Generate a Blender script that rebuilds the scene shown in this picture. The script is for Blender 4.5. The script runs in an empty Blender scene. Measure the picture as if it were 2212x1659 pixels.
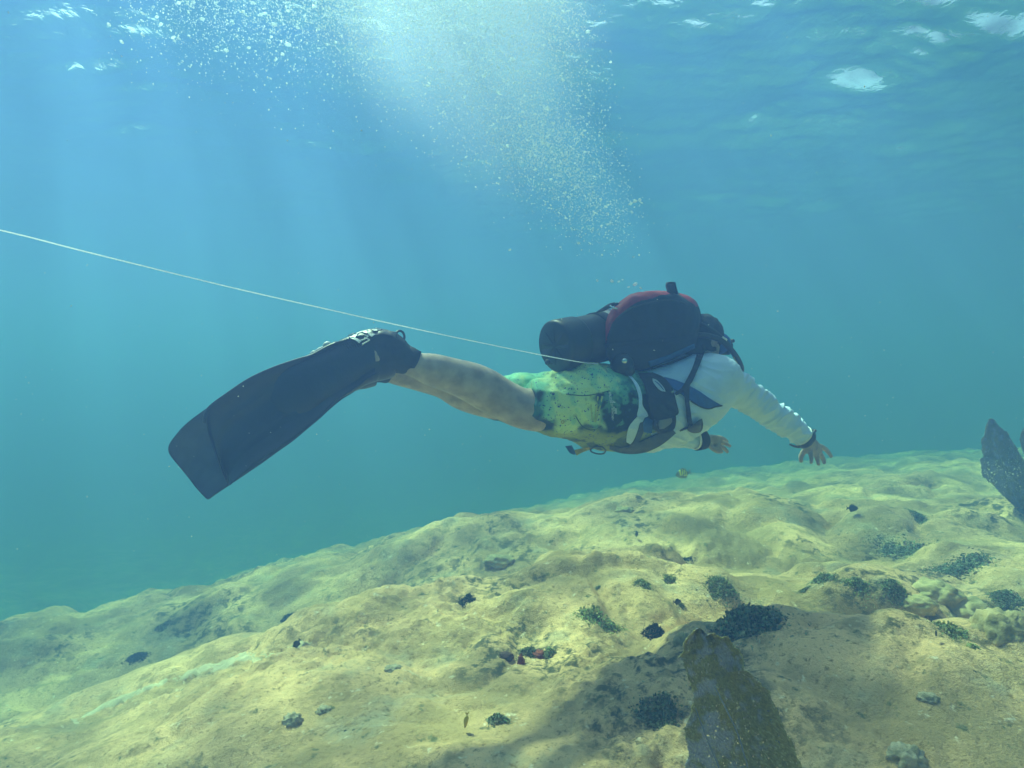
import bpy, bmesh, math, random
import numpy as np
from mathutils import Vector, Matrix

R = math.radians
C = bpy.context.scene.collection
sc = bpy.context.scene

# ------------------------------------------------------------------ camera, world, sun, exposure
F = 1441.0                       # focal length in pixels of a 2212 px wide frame
cam_d = bpy.data.cameras.new("camera"); cam = bpy.data.objects.new("camera", cam_d); C.objects.link(cam)
cam_d.sensor_width = 36.0; cam_d.lens = 36.0 * F / 2212.0
cam_d.clip_start = 0.02; cam_d.clip_end = 400
cam.location = (0, 0, 0); cam.rotation_euler = (R(90), 0, 0)
sc.camera = cam

SUN_EL, SUN_AZ = 58.0, -40.0      # elevation; azimuth measured from +Y towards +X
world = bpy.data.worlds.new("World"); sc.world = world; world.use_nodes = True
wn = world.node_tree.nodes; wl = world.node_tree.links
sky = wn.new("ShaderNodeTexSky"); sky.sky_type = 'NISHITA'; sky.sun_disc = False
sky.air_density = .9; sky.dust_density = 4.0; sky.ozone_density = .6; sky.sun_elevation = R(SUN_EL); sky.sun_rotation = R(SUN_AZ)
bg = wn["Background"]; bg.inputs["Strength"].default_value = 0.15
wl.new(sky.outputs["Color"], bg.inputs["Color"])
sun_d = bpy.data.lights.new("sun", 'SUN'); sun_d.energy = 5.0; sun_d.angle = R(3.0); sun_d.color = (1.0, 0.97, 0.93)
sun = bpy.data.objects.new("sun", sun_d); C.objects.link(sun)
sd = Vector((math.sin(R(SUN_AZ)) * math.cos(R(SUN_EL)), math.cos(R(SUN_AZ)) * math.cos(R(SUN_EL)), math.sin(R(SUN_EL))))
sun.rotation_euler = sd.to_track_quat('Z', 'Y').to_euler()
sun.location = sd * 30

sc.view_settings.view_transform = 'Standard'; sc.view_settings.look = 'None'
sc.view_settings.gamma = 1.0; sc.view_settings.use_curve_mapping = False
sc.view_settings.exposure = 1.45
cy = sc.cycles
cy.use_denoising = True
try: cy.denoiser = 'OPENIMAGEDENOISE'
except Exception: pass
cy.max_bounces = 8; cy.diffuse_bounces = 3; cy.glossy_bounces = 3; cy.transmission_bounces = 4
cy.transparent_max_bounces = 12; cy.volume_bounces = 2
cy.sample_clamp_indirect = 4.0
cy.caustics_reflective = False; cy.caustics_refractive = False
rng = np.random.RandomState(7); rnd = random.Random(11)

# ------------------------------------------------------------------ helpers
def W(u, v, Y):
    "a point at depth Y metres seen at pixel (u, v) of a 2212 x 1659 frame"
    return Vector(((u - 1106.0) / F * Y, Y, (829.5 - v) / F * Y))

def mat(name):
    m = bpy.data.materials.new(name); m.use_nodes = True
    return m, m.node_tree.nodes, m.node_tree.links

def pbr(name, col, rough=0.6, metal=0.0, spec=0.5, var=0.0, vscale=20.0, bump=0.0, bscale=60.0, col2=None, sheen=0.0, trans=0.0):
    m, n, l = mat(name); b = n["Principled BSDF"]
    b.inputs["Base Color"].default_value = (*col, 1); b.inputs["Roughness"].default_value = rough
    b.inputs["Metallic"].default_value = metal; b.inputs["Specular IOR Level"].default_value = spec
    if sheen: b.inputs["Sheen Weight"].default_value = sheen
    tc = n.new("ShaderNodeTexCoord")
    if var > 0:
        nz = n.new("ShaderNodeTexNoise"); nz.inputs["Scale"].default_value = vscale; nz.inputs["Detail"].default_value = 6
        l.new(tc.outputs["Object"], nz.inputs["Vector"])
        mx = n.new("ShaderNodeMix"); mx.data_type = 'RGBA'
        c2 = col2 if col2 else tuple(c * (1 - var) for c in col)
        mx.inputs["A"].default_value = (*col, 1); mx.inputs["B"].default_value = (*c2, 1)
        cr = n.new("ShaderNodeMapRange"); cr.inputs["From Min"].default_value = .35; cr.inputs["From Max"].default_value = .65
        l.new(nz.outputs["Fac"], cr.inputs["Value"]); l.new(cr.outputs["Result"], mx.inputs["Factor"])
        l.new(mx.outputs["Result"], b.inputs["Base Color"])
    if bump > 0:
        nb = n.new("ShaderNodeTexNoise"); nb.inputs["Scale"].default_value = bscale; nb.inputs["Detail"].default_value = 5
        l.new(tc.outputs["Object"], nb.inputs["Vector"])
        bp = n.new("ShaderNodeBump"); bp.inputs["Strength"].default_value = 0.6; bp.inputs["Distance"].default_value = bump
        l.new(nb.outputs["Fac"], bp.inputs["Height"]); l.new(bp.outputs["Normal"], b.inputs["Normal"])
    return m

def obj(name, verts, faces, m=None, parent=None, smooth=True):
    me = bpy.data.meshes.new(name)
    me.from_pydata([tuple(p) for p in verts], [], [tuple(f) for f in faces]); me.update()
    if smooth: me.polygons.foreach_set("use_smooth", [True] * len(me.polygons))
    o = bpy.data.objects.new(name, me); C.objects.link(o)
    if m: me.materials.append(m)
    if parent: o.parent = parent; o.matrix_parent_inverse = Matrix.Translation(parent.location).inverted()
    return o

def tag(o, label=None, cat=None, group=None, kind=None):
    if label: o["label"] = label
    if cat: o["category"] = cat
    if group: o["group"] = group
    if kind: o["kind"] = kind
    return o

def empty(name, loc, label, cat, group=None):
    o = bpy.data.objects.new(name, None); C.objects.link(o); o.location = loc; o.empty_display_size = .1
    bpy.context.view_layer.update()
    return tag(o, label, cat, group)

# --- numpy noise
_P = np.random.RandomState(3).permutation(256); _P = np.concatenate([_P, _P, _P])
_G3 = np.random.RandomState(4).normal(size=(256, 3)); _G3 /= np.linalg.norm(_G3, axis=1, keepdims=True)
def perlin(p):
    p = np.asarray(p, float); i = np.floor(p).astype(int); f = p - i
    w = f * f * f * (f * (f * 6 - 15) + 10); out = 0
    for dx in (0, 1):
        for dy in (0, 1):
            for dz in (0, 1):
                h = _P[(_P[(_P[(i[..., 0] + dx) & 255] + i[..., 1] + dy) & 255] + i[..., 2] + dz) & 255]
                g = _G3[h]; d = f - np.array([dx, dy, dz])
                wt = (w[..., 0] if dx else 1 - w[..., 0]) * (w[..., 1] if dy else 1 - w[..., 1]) * (w[..., 2] if dz else 1 - w[..., 2])
                out = out + wt * (g * d).sum(-1)
    return out * 1.6
def fbm(p, oct=4, gain=.5, lac=2.03):
    p = np.asarray(p, float); a = 1; s = 0
    for k in range(oct): s = s + a * perlin(p + 17.3 * k); p = p * lac; a *= gain
    return s
_WJ = np.random.RandomState(9).rand(65536, 3)
def worley(x, y, seed=0):
    "F1, F2 and a random height per cell"
    ix = np.floor(x).astype(int); iy = np.floor(y).astype(int)
    f1 = np.full(x.shape, 9.0); f2 = np.full(x.shape, 9.0); hid = np.zeros(x.shape)
    for dx in (-1, 0, 1):
        for dy in (-1, 0, 1):
            cx = ix + dx; cyy = iy + dy
            j = _WJ[(cx * 7919 + cyy * 104729 + seed * 31337) & 65535]
            d = np.hypot(cx + j[..., 0] - x, cyy + j[..., 1] - y)
            nr = d < f1
            f2 = np.where(nr, f1, np.minimum(f2, d)); hid = np.where(nr, j[..., 2], hid); f1 = np.where(nr, d, f1)
    return f1, f2, hid
def sstep(a, b, x):
    t = np.clip((x - a) / (b - a), 0, 1); return t * t * (3 - 2 * t)

# ------------------------------------------------------------------ terrain height
KX = np.array([-30, -9, -6, -4, -2.5, -1.5, -.7, 0, .7, 1.5, 2.5, 4, 6, 9, 30.])
KY = np.array([-30, -3, 1.2, 1.8, 2.3, 2.8, 3.3, 4, 5, 6.5, 9, 14, 25, 60.])
KZ = np.array([
 [-4.0,-3.4,-3.0,-2.5,-2.0,-1.6,-1.4,-1.3,-1.2,-1.1,-1.0,-.9,-.8,-.8,-.8],
 [-4.0,-3.0,-2.5,-2.1,-1.8,-1.5,-1.3,-1.2,-1.15,-1.1,-1.0,-.9,-.8,-.8,-.8],
 [-3.6,-2.8,-2.3,-2.0,-1.7,-1.4,-1.17,-1.08,-1.04,-1.03,-1.0,-.9,-.8,-.8,-.8],
 [-3.6,-2.8,-2.3,-2.0,-1.65,-1.34,-1.12,-1.03,-1.0,-.98,-1.0,-.9,-.8,-.8,-.8],
 [-3.6,-2.8,-2.3,-2.0,-1.65,-1.30,-1.09,-1.03,-.90,-.83,-.90,-.9,-.8,-.8,-.8],
 [-3.6,-2.8,-2.3,-2.0,-1.65,-1.36,-1.14,-1.01,-1.10,-1.15,-1.0,-.9,-.8,-.8,-.8],
 [-3.6,-2.8,-2.4,-2.05,-1.64,-1.36,-1.15,-.95,-.97,-1.04,-1.0,-.95,-.8,-.8,-.8],
 [-3.6,-2.8,-2.4,-2.12,-1.95,-1.80,-1.58,-1.32,-1.14,-1.13,-1.04,-.95,-.85,-.8,-.8],
 [-3.6,-2.8,-2.3,-1.88,-1.68,-1.46,-1.22,-1.05,-.98,-.88,-.97,-.98,-.9,-.9,-.9],
 [-3.9,-3.2,-2.75,-2.3,-1.88,-1.65,-1.50,-1.38,-1.30,-1.20,-1.11,-.97,-.82,-.85,-.85],
 [-4.4,-3.7,-3.25,-2.85,-2.4,-2.15,-1.95,-1.8,-1.68,-1.55,-1.45,-1.25,-1.1,-1.0,-.95],
 [-5.0,-4.7,-4.4,-4.0,-3.6,-3.3,-3.0,-2.8,-2.6,-2.4,-2.2,-1.95,-1.7,-1.5,-1.3],
 [-5.2,-5.2,-5.2,-5.2,-5.0,-4.9,-4.8,-4.7,-4.6,-4.5,-4.4,-4.2,-4.0,-3.8,-3.6],
 [-5.2]*15])
def _herm(K, x):
    i = np.clip(np.searchsorted(K, x) - 1, 0, len(K) - 2); h = K[i + 1] - K[i]; t = np.clip((x - K[i]) / h, 0, 1); return i, t, h
def _interp1(K, Vals, x):
    # Vals (..., n) sampled per point: Vals[n, N]
    i, t, h = _herm(K, x); n = len(K); N = np.arange(len(x))
    def tan(k):
        a = np.clip(k - 1, 0, n - 1); b = np.clip(k + 1, 0, n - 1)
        return (Vals[b, N] - Vals[a, N]) / (K[b] - K[a])
    p0 = Vals[i, N]; p1 = Vals[i + 1, N]; m0 = tan(i) * h; m1 = tan(i + 1) * h
    t2 = t * t; t3 = t2 * t
    return (2*t3-3*t2+1)*p0 + (t3-2*t2+t)*m0 + (-2*t3+3*t2)*p1 + (t3-t2)*m1
TS = 1.1
def height(X, Y, fine=True):
    X = np.asarray(X, float).ravel() / TS; Y = np.asarray(Y, float).ravel() / TS
    wx = X + .22 * perlin(np.stack([X * .9, Y * .9, X * 0 + 5], -1)); wy = Y + .18 * perlin(np.stack([X * .9, Y * .9, X * 0 + 9], -1))
    rows = np.stack([_interp1(KX, np.repeat(KZ[r][:, None], len(X), 1), wx) for r in range(len(KY))])
    z = _interp1(KY, rows, wy)
    amp = .55 + .45 * sstep(1.2, 3.0, Y)
    # boulder-like coral heads with creases between them
    qx = X + .18 * perlin(np.stack([X * 2, Y * 2, X * 0 + 1], -1)); qy = Y + .18 * perlin(np.stack([X * 2, Y * 2, X * 0 + 2], -1))
    for s, a, k in ((1.15, .30, 1), (.54, .22, 2), (.25, .10, 3)):
        f1, f2, hid = worley(qx / s + k * 3.1, qy / (s * .85) - k * 1.7, k)
        dome = np.sqrt(np.clip(1 - (f1 / .92) ** 2, .02, 1))
        crease = sstep(0, .28, f2 - f1)
        gate = sstep(-.5, .1, perlin(np.stack([X / s * .35, Y / s * .35, X * 0 + k * 7.7], -1))) if k > 1 else 1
        z = z + a * amp * gate * ((dome - .75) * (.5 + .9 * hid) * (.35 + .65 * crease))
    if fine:
        n = fbm(np.stack([X * 7, Y * 7, X * 0 + 3], -1), 5, .55)
        rough = .35 + .65 * sstep(-.2, .4, perlin(np.stack([X * .8, Y * .8, X * 0 + 30], -1)))
        near = sstep(14, 4, Y)
        z = z + .018 * n * (.3 + .7 * near) * rough
        kn = worley(X / .055, Y / .055, 8); g = sstep(.1, .5, perlin(np.stack([X * 1.3, Y * 1.3, X * 0 + 50], -1)))
        z = z + .022 * g * near * np.clip(1 - kn[0] * 1.4, 0, 1)
    return z * TS

def ground_at(u, v, dy=0.0):
    "the ground point seen at pixel (u, v)"
    Y = np.geomspace(.9, 30, 1400); X = (u - 1106) / F * Y; Z = (829.5 - v) / F * Y
    h = height(X, Y); k = np.argmax(Z < h)
    return Vector((X[k], Y[k], h[k]))

def polar_sheet(radii, angles, hfun):
    "one sheet round the camera foot: angles run round the full circle"
    RR, AA = np.meshgrid(radii, angles, indexing='ij')
    X = (RR * np.sin(AA)).ravel(); Y = (RR * np.cos(AA)).ravel(); Z = hfun(X, Y)
    nr, na = RR.shape
    V = np.stack([X, Y, Z], -1)
    i = np.arange(nr - 1)[:, None]; j = np.arange(na)[None, :]; j2 = (j + 1) % na
    q = np.stack([i * na + j, i * na + j2, (i + 1) * na + j2, (i + 1) * na + j], -1).reshape(-1, 4)
    c = len(V); V = np.vstack([V, [[0, 0, hfun(np.array([0.]), np.array([0.]))[0]]]])
    tri = [(c, (k + 1) % na, k) for k in range(na)]
    return V, q[:, ::-1].tolist() + [t for t in tri]

def sheet(name, V, Fc, m):
    me = bpy.data.meshes.new(name); me.from_pydata(V.tolist(), [], Fc); me.update()
    me.polygons.foreach_set("use_smooth", [True] * len(me.polygons))
    bm = bmesh.new(); bm.from_mesh(me); bmesh.ops.recalc_face_normals(bm, faces=bm.faces)
    up = sum(f.normal.z for f in list(bm.faces)[:500])
    if up < 0: bmesh.ops.reverse_faces(bm, faces=bm.faces)
    bm.to_mesh(me); bm.free()
    me.materials.append(m)
    o = bpy.data.objects.new(name, me); C.objects.link(o); o["kind"] = "structure"
    return o
front = np.linspace(R(-50), R(50), 560); back = np.linspace(R(50), R(310), 120)[1:-1]
ANG = np.concatenate([front, back])

# ------------------------------------------------------------------ seabed
def seabed_material():
    m, n, l = mat("seabed_rock"); b = n["Principled BSDF"]
    b.inputs["Roughness"].default_value = .95; b.inputs["Specular IOR Level"].default_value = .1
    tc = n.new("ShaderNodeTexCoord")
    def noise(scale, det=5, rough=.55, off=0):
        mp = n.new("ShaderNodeMapping"); mp.inputs["Location"].default_value = (off, off * .7, off * .3); l.new(tc.outputs["Object"], mp.inputs["Vector"])
        z = n.new("ShaderNodeTexNoise"); z.inputs["Scale"].default_value = scale; z.inputs["Detail"].default_value = det; z.inputs["Roughness"].default_value = rough
        l.new(mp.outputs["Vector"], z.inputs["Vector"]); return z.outputs["Fac"]
    def rmp(fac, a, bb):
        r = n.new("ShaderNodeMapRange"); r.interpolation_type = 'SMOOTHSTEP'; r.inputs["From Min"].default_value = a; r.inputs["From Max"].default_value = bb; l.new(fac, r.inputs["Value"]); return r.outputs["Result"]
    def mix(fac, A, B):
        x = n.new("ShaderNodeMix"); x.data_type = 'RGBA'; l.new(fac, x.inputs["Factor"])
        for k, v in (("A", A), ("B", B)):
            if isinstance(v, tuple): x.inputs[k].default_value = (*v, 1)
            else: l.new(v, x.inputs[k])
        return x.outputs["Result"]
    cream, olive, grey, white, dark = (.93, .57, .29), (.48, .32, .155), (.52, .41, .26), (.90, .70, .50), (.12, .105, .06)
    c = mix(rmp(noise(1.7, 6, .6), .38, .62), cream, olive)
    c = mix(rmp(noise(3.1, 5, .6, 4.2), .52, .72), c, grey)
    c = mix(rmp(noise(7, 6, .7, 9.1), .50, .66), c, olive)
    c = mix(rmp(noise(15, 6, .7, 21.0), .58, .70), c, (.17, .16, .08))
    c = mix(rmp(noise(26, 4, .6, 2.2), .62, .72), c, white)
    c = mix(rmp(noise(48, 5, .75, 31.0), .54, .66), c, (.34, .21, .085))
    # small pits and worm holes
    vo = n.new("ShaderNodeTexVoronoi"); vo.inputs["Scale"].default_value = 22; l.new(tc.outputs["Object"], vo.inputs["Vector"])
    pit = n.new("ShaderNodeMath"); pit.operation = 'MULTIPLY'; l.new(rmp(vo.outputs["Distance"], .16, .08), pit.inputs[0]); l.new(rmp(noise(2.3, 3, .5, 41.0), .58, .68), pit.inputs[1])
    c = mix(pit.outputs[0], c, (.07, .07, .04))
    # turf algae patches, speckled
    a = n.new("ShaderNodeMath"); a.operation = 'MULTIPLY'
    l.new(rmp(noise(1.25, 4, .55, 13.0), .52, .62), a.inputs[0]); l.new(rmp(noise(16, 6, .7, 6.0), .46, .60), a.inputs[1])
    c = mix(a.outputs[0], c, dark)
    l.new(c, b.inputs["Base Color"])
    ad = n.new("ShaderNodeMath"); ad.operation = 'MULTIPLY_ADD'; ad.inputs[1].default_value = .5
    l.new(noise(140, 4, .6), ad.inputs[0]); l.new(noise(40, 6, .6), ad.inputs[2])
    bp = n.new("ShaderNodeBump"); bp.inputs["Strength"].default_value = .8; bp.inputs["Distance"].default_value = .018
    l.new(ad.outputs[0], bp.inputs["Height"]); l.new(bp.outputs["Normal"], b.inputs["Normal"])
    return m
radii = np.concatenate([np.geomspace(.3, 1.3, 14)[:-1], np.geomspace(1.3, 8, 330), np.geomspace(8, 55, 60)[1:]])
V, Fc = polar_sheet(radii, ANG, height)
sheet("seabed", V, Fc, seabed_material())

# ------------------------------------------------------------------ water surface seen from below
SURF = 2.9
def waves(X, Y):
    X = X + .95; Y = Y + 2.8; z = np.zeros_like(X); r = np.random.RandomState(21)
    for lam, a in ((3.4, .05), (2.3, .035), (1.5, .024), (1.0, .017), (.7, .0115), (.5, .0095), (.36, .0078), (.27, .0058), (.2, .004)):
        for _ in range(3):
            th = r.uniform(-1.1, 1.1) + R(60); k = 2 * math.pi / (lam * r.uniform(.85, 1.2)); ph = r.uniform(0, 6.28)
            z += a * .44 * np.sin(k * (X * math.cos(th) + Y * math.sin(th)) + ph + .8 * perlin(np.stack([X * .6, Y * .6, X * 0 + ph], -1)))
    fade = sstep(30, 10, np.hypot(X - .95, Y - 2.8))
    g = .45 + .9 * sstep(-.3, .5, perlin(np.stack([X * .55, Y * .55, X * 0 + 70], -1)))
    return SURF + z * fade * g
def surface_material():
    m, n, l = mat("water_surface"); n.remove(n["Principled BSDF"])
    out = n["Material Output"]
    fr = n.new("ShaderNodeFresnel"); fr.inputs["IOR"].default_value = 1.333
    tr = n.new("ShaderNodeBsdfTransparent"); gl = n.new("ShaderNodeBsdfGlossy"); gl.inputs["Roughness"].default_value = .34
    gl.inputs["Color"].default_value = (.30, .62, .86, 1)
    tc = n.new("ShaderNodeTexCoord")
    rn = n.new("ShaderNodeTexNoise"); rn.inputs["Scale"].default_value = 9; rn.inputs["Detail"].default_value = 4; rn.inputs["Distortion"].default_value = .6
    l.new(tc.outputs["Object"], rn.inputs["Vector"]); rb = n.new("ShaderNodeBump"); rb.inputs["Strength"].default_value = .5; rb.inputs["Distance"].default_value = .03
    l.new(rn.outputs["Fac"], rb.inputs["Height"]); l.new(rb.outputs["Normal"], fr.inputs["Normal"]); l.new(rb.outputs["Normal"], gl.inputs["Normal"])
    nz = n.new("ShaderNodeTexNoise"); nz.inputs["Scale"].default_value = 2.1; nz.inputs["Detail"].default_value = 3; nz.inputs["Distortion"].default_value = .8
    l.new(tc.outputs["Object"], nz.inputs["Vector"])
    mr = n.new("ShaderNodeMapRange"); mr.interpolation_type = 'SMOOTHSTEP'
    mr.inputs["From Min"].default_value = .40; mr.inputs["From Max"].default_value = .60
    mr.inputs["To Min"].default_value = .36; mr.inputs["To Max"].default_value = 1.0  # noise in the transparent colour stands in for wave-focused dapples of sunlight
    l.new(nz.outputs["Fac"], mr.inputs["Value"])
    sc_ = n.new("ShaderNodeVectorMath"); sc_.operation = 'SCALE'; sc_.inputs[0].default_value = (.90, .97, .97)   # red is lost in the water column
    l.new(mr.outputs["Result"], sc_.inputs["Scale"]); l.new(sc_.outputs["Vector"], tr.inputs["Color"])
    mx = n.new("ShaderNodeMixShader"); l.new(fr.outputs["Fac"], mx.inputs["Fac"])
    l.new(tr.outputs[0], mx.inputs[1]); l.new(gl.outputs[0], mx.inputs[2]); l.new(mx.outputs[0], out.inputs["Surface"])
    return m
radii = np.concatenate([np.geomspace(.3, 1.6, 12)[:-1], np.geomspace(1.6, 14, 330), np.geomspace(14, 55, 40)[1:]])
V, Fc = polar_sheet(radii, ANG, waves)
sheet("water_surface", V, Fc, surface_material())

# ------------------------------------------------------------------ the body of water (scattering)
def haze_box():
    m, n, l = mat("sea_water"); n.remove(n["Principled BSDF"]); out = n["Material Output"]
    pv = n.new("ShaderNodeVolumePrincipled")
    pv.inputs["Color"].default_value = (.122, .214, .528, 1)
    pv.inputs["Absorption Color"].default_value = (0, .25, 0, 1)   # green carries farthest in this water
    pv.inputs["Density"].default_value = .174
    pv.inputs["Anisotropy"].default_value = .46
    l.new(pv.outputs[0], out.inputs["Volume"])
    a, zb, zt = 56, -7.2, 3.3
    v = [(x, y, z) for z in (zb, zt) for x, y in ((-a, -a), (a, -a), (a, a), (-a, a))]
    f = [(0, 3, 2, 1), (4, 5, 6, 7), (0, 1, 5, 4), (1, 2, 6, 5), (2, 3, 7, 6), (3, 0, 4, 7)]
    o = obj("haze", v, f, m, smooth=False); o["kind"] = "stuff"
haze_box()

# ================================================================== DIVER
from mathutils.bvhtree import BVHTree
def D(u):
    "depth of the swimmer's long axis, which runs away from the camera to the right"
    return 2.85 + (u - 1290) * (.00088 if u < 1290 else .0013)
def P(u, v, dy=0.0): return W(u, v, D(u) + dy)
def px(r, u): return r * D(u) / F

def loft(rings, nseg=28, caps=True, up=None):
    "rings: (centre, half-size in the picture plane, half-size in depth)"
    V = []; n = len(rings); Fc = []
    for k, (c, ra, rb) in enumerate(rings):
        T = (rings[min(k + 1, n - 1)][0] - rings[max(k - 1, 0)][0]).normalized()
        B = Vector(up) if up else Vector((0, 1, 0)); B = (B - T * B.dot(T)).normalized(); N = B.cross(T)
        for s in range(nseg):
            a = 2 * math.pi * s / nseg
            V.append(c + N * (ra * math.cos(a)) + B * (rb * math.sin(a)))
    for k in range(n - 1):
        for s in range(nseg):
            s2 = (s + 1) % nseg
            Fc.append((k * nseg + s, k * nseg + s2, (k + 1) * nseg + s2, (k + 1) * nseg + s))
    if caps:
        Fc.append(tuple(range(nseg - 1, -1, -1))); Fc.append(tuple((n - 1) * nseg + s for s in range(nseg)))
    return V, Fc

def spline(pts, n):
    "Catmull-Rom through a list of tuples"
    p = np.array([tuple(q) for q in pts], float); m = len(p)
    t = np.linspace(0, m - 1, n); i = np.clip(t.astype(int), 0, m - 2); f = (t - i)[:, None]
    g = lambda k: p[np.clip(k, 0, m - 1)]
    a, b, c, d = g(i - 1), g(i), g(i + 1), g(i + 2)
    return .5 * ((2 * b) + (-a + c) * f + (2 * a - 5 * b + 4 * c - d) * f ** 2 + (-a + 3 * b - 3 * c + d) * f ** 3)

def limb(pts, n=24, nseg=24):
    "pts: (u, v, dy, r_px, depth factor)"
    s = spline(pts, n)
    return loft([(P(u, v, dy), px(r, u), px(r, u) * k) for u, v, dy, r, k in s], nseg)

def tube(pts, rads, n=None, nseg=10):
    if n is None: n = max(8, 6 * len(pts))
    q = spline([(*p, r) for p, r in zip(pts, rads if hasattr(rads, '__len__') else [rads] * len(pts))], n)
    rings = []
    e = Vector(q[0][:3]) - Vector(q[1][:3]); e.normalize()
    rings.append((Vector(q[0][:3]) + e * q[0][3] * .5, q[0][3] * .5, q[0][3] * .5))
    rings += [(Vector(x[:3]), x[3], x[3]) for x in q]
    e = Vector(q[-1][:3]) - Vector(q[-2][:3]); e.normalize()
    rings.append((Vector(q[-1][:3]) + e * q[-1][3] * .5, q[-1][3] * .5, q[-1][3] * .5))
    # parallel frames
    V, Fc = [], []; Tprev = None; N = None
    for k, (c, ra, rb) in enumerate(rings):
        T = (rings[min(k + 1, len(rings) - 1)][0] - rings[max(k - 1, 0)][0]).normalized()
        if N is None: N = T.orthogonal().normalized()
        N = (N - T * N.dot(T)).normalized(); B = T.cross(N)
        for s in range(nseg):
            a = 2 * math.pi * s / nseg; V.append(c + N * ra * math.cos(a) + B * ra * math.sin(a))
    for k in range(len(rings) - 1):
        for s in range(nseg):
            s2 = (s + 1) % nseg; Fc.append((k * nseg + s, k * nseg + s2, (k + 1) * nseg + s2, (k + 1) * nseg + s))
    Fc.append(tuple(range(nseg - 1, -1, -1))); Fc.append(tuple((len(rings) - 1) * nseg + s for s in range(nseg)))
    return V, Fc

def ball(c, rx, ry=None, rz=None, M=None, nu=20, nv=14):
    ry = ry or rx; rz = rz or rx; V = []; Fc = []
    for i in range(nv + 1):
        th = math.pi * i / nv
        for j in range(nu):
            ph = 2 * math.pi * j / nu
            q = Vector((rx * math.sin(th) * math.cos(ph), ry * math.sin(th) * math.sin(ph), rz * math.cos(th)))
            V.append(Vector(c) + (M @ q if M else q))
    for i in range(nv):
        for j in range(nu):
            j2 = (j + 1) % nu; Fc.append((i * nu + j, (i + 1) * nu + j, (i + 1) * nu + j2, i * nu + j2))
    return V, Fc

def box(c, sx, sy, sz, M=None, bev=.25):
    "a bevelled box"
    bm = bmesh.new(); bmesh.ops.create_cube(bm, size=1)
    for v in bm.verts: v.co = Vector((v.co.x * sx, v.co.y * sy, v.co.z * sz))
    bmesh.ops.bevel(bm, geom=list(bm.edges), offset=min(sx, sy, sz) * bev, segments=2, affect='EDGES', profile=.6)
    V = [Vector(c) + (M @ v.co if M else v.co) for v in bm.verts]; bm.verts.index_update()
    Fc = [tuple(v.index for v in f.verts) for f in bm.faces]; bm.free()
    return V, Fc

def join(parts):
    V, Fc = [], []
    for v, f in parts:
        b = len(V); V += list(v); Fc += [tuple(i + b for i in q) for q in f]
    return V, Fc

def remeshed(name, parts, m, parent, voxel=.004, smooth=4, disp=None):
    V, Fc = join(parts)
    o = obj(name, V, Fc, m)
    bm = bmesh.new(); bm.from_mesh(o.data); bmesh.ops.recalc_face_normals(bm, faces=bm.faces); bm.to_mesh(o.data); bm.free()
    md = o.modifiers.new("r", 'REMESH'); md.mode = 'VOXEL'; md.voxel_size = voxel
    ms = o.modifiers.new("s", 'SMOOTH'); ms.iterations = smooth; ms.factor = .5
    dg = bpy.context.evaluated_depsgraph_get(); dg.update()
    me = bpy.data.meshes.new_from_object(o.evaluated_get(dg)); o.modifiers.clear()
    old = o.data; o.data = me; bpy.data.meshes.remove(old); me.name = name
    if not me.materials: me.materials.append(m)
    if disp:
        n = len(me.vertices); co = np.empty(n * 3); me.vertices.foreach_get("co", co); co = co.reshape(-1, 3)
        no = np.empty(n * 3); me.vertex_normals.foreach_get("vector", no); no = no.reshape(-1, 3)
        co = co + no * disp(co)[:, None]; me.vertices.foreach_set("co", co.ravel()); me.update()
    me.polygons.foreach_set("use_smooth", [True] * len(me.polygons))
    if parent: o.parent = parent; o.matrix_parent_inverse = Matrix.Translation(parent.location).inverted()
    return o

# ---- materials
skin = pbr("skin", (.53, .39, .30), .5, var=.38, vscale=22, bump=.0006, bscale=220)
shirt_m = pbr("rash_shirt", (.62, .77, .95), .7, var=.08, vscale=9, bump=.0008, bscale=300)
black_neo = pbr("black_neoprene", (.012, .014, .018), .8, var=.3, vscale=60, bump=.0012, bscale=400)
black_rub = pbr("black_rubber", (.012, .014, .018), .42, var=.3, vscale=30, bump=.0006, bscale=200)
fin_m = pbr("fin_rubber", (.008, .011, .024), .36, var=.4, vscale=18, bump=.001, bscale=120)
fin2_m = pbr("fin_rubber_grey", (.05, .068, .10), .5, var=.3, vscale=18, bump=.001, bscale=120)
black_nyl = pbr("black_nylon", (.010, .014, .030), .75, var=.35, vscale=45, bump=.0012, bscale=500)
red_nyl = pbr("red_nylon", (.36, .010, .03), .65, var=.3, vscale=30, bump=.001, bscale=400)
blue_nyl = pbr("blue_webbing", (.01, .10, .36), .65, var=.25, vscale=60, bump=.001, bscale=500)
grey_nyl = pbr("grey_webbing", (.055, .075, .10), .7, var=.3, vscale=60, bump=.001, bscale=500)
yellow_nyl = pbr("yellow_webbing", (.55, .40, .03), .65, var=.25, vscale=60)
tank_m = pbr("tank_paint", (.016, .016, .022), .45, var=.4, vscale=12, col2=(.028, .024, .026), bump=.0005, bscale=90)
steel = pbr("steel", (.75, .75, .74), .22, metal=1.0, var=.1, vscale=40)
white_pl = pbr("white_plastic", (.82, .82, .80), .35, var=.06, vscale=40)
hair_m = pbr("dark_hood", (.010, .012, .016), .7, var=.4, vscale=90, bump=.002, bscale=260)

me_dep = 0
person = empty("person", P(1290, 870), "diver in white long sleeved shirt and yellow green shorts swimming face down to the right", "person")

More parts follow.
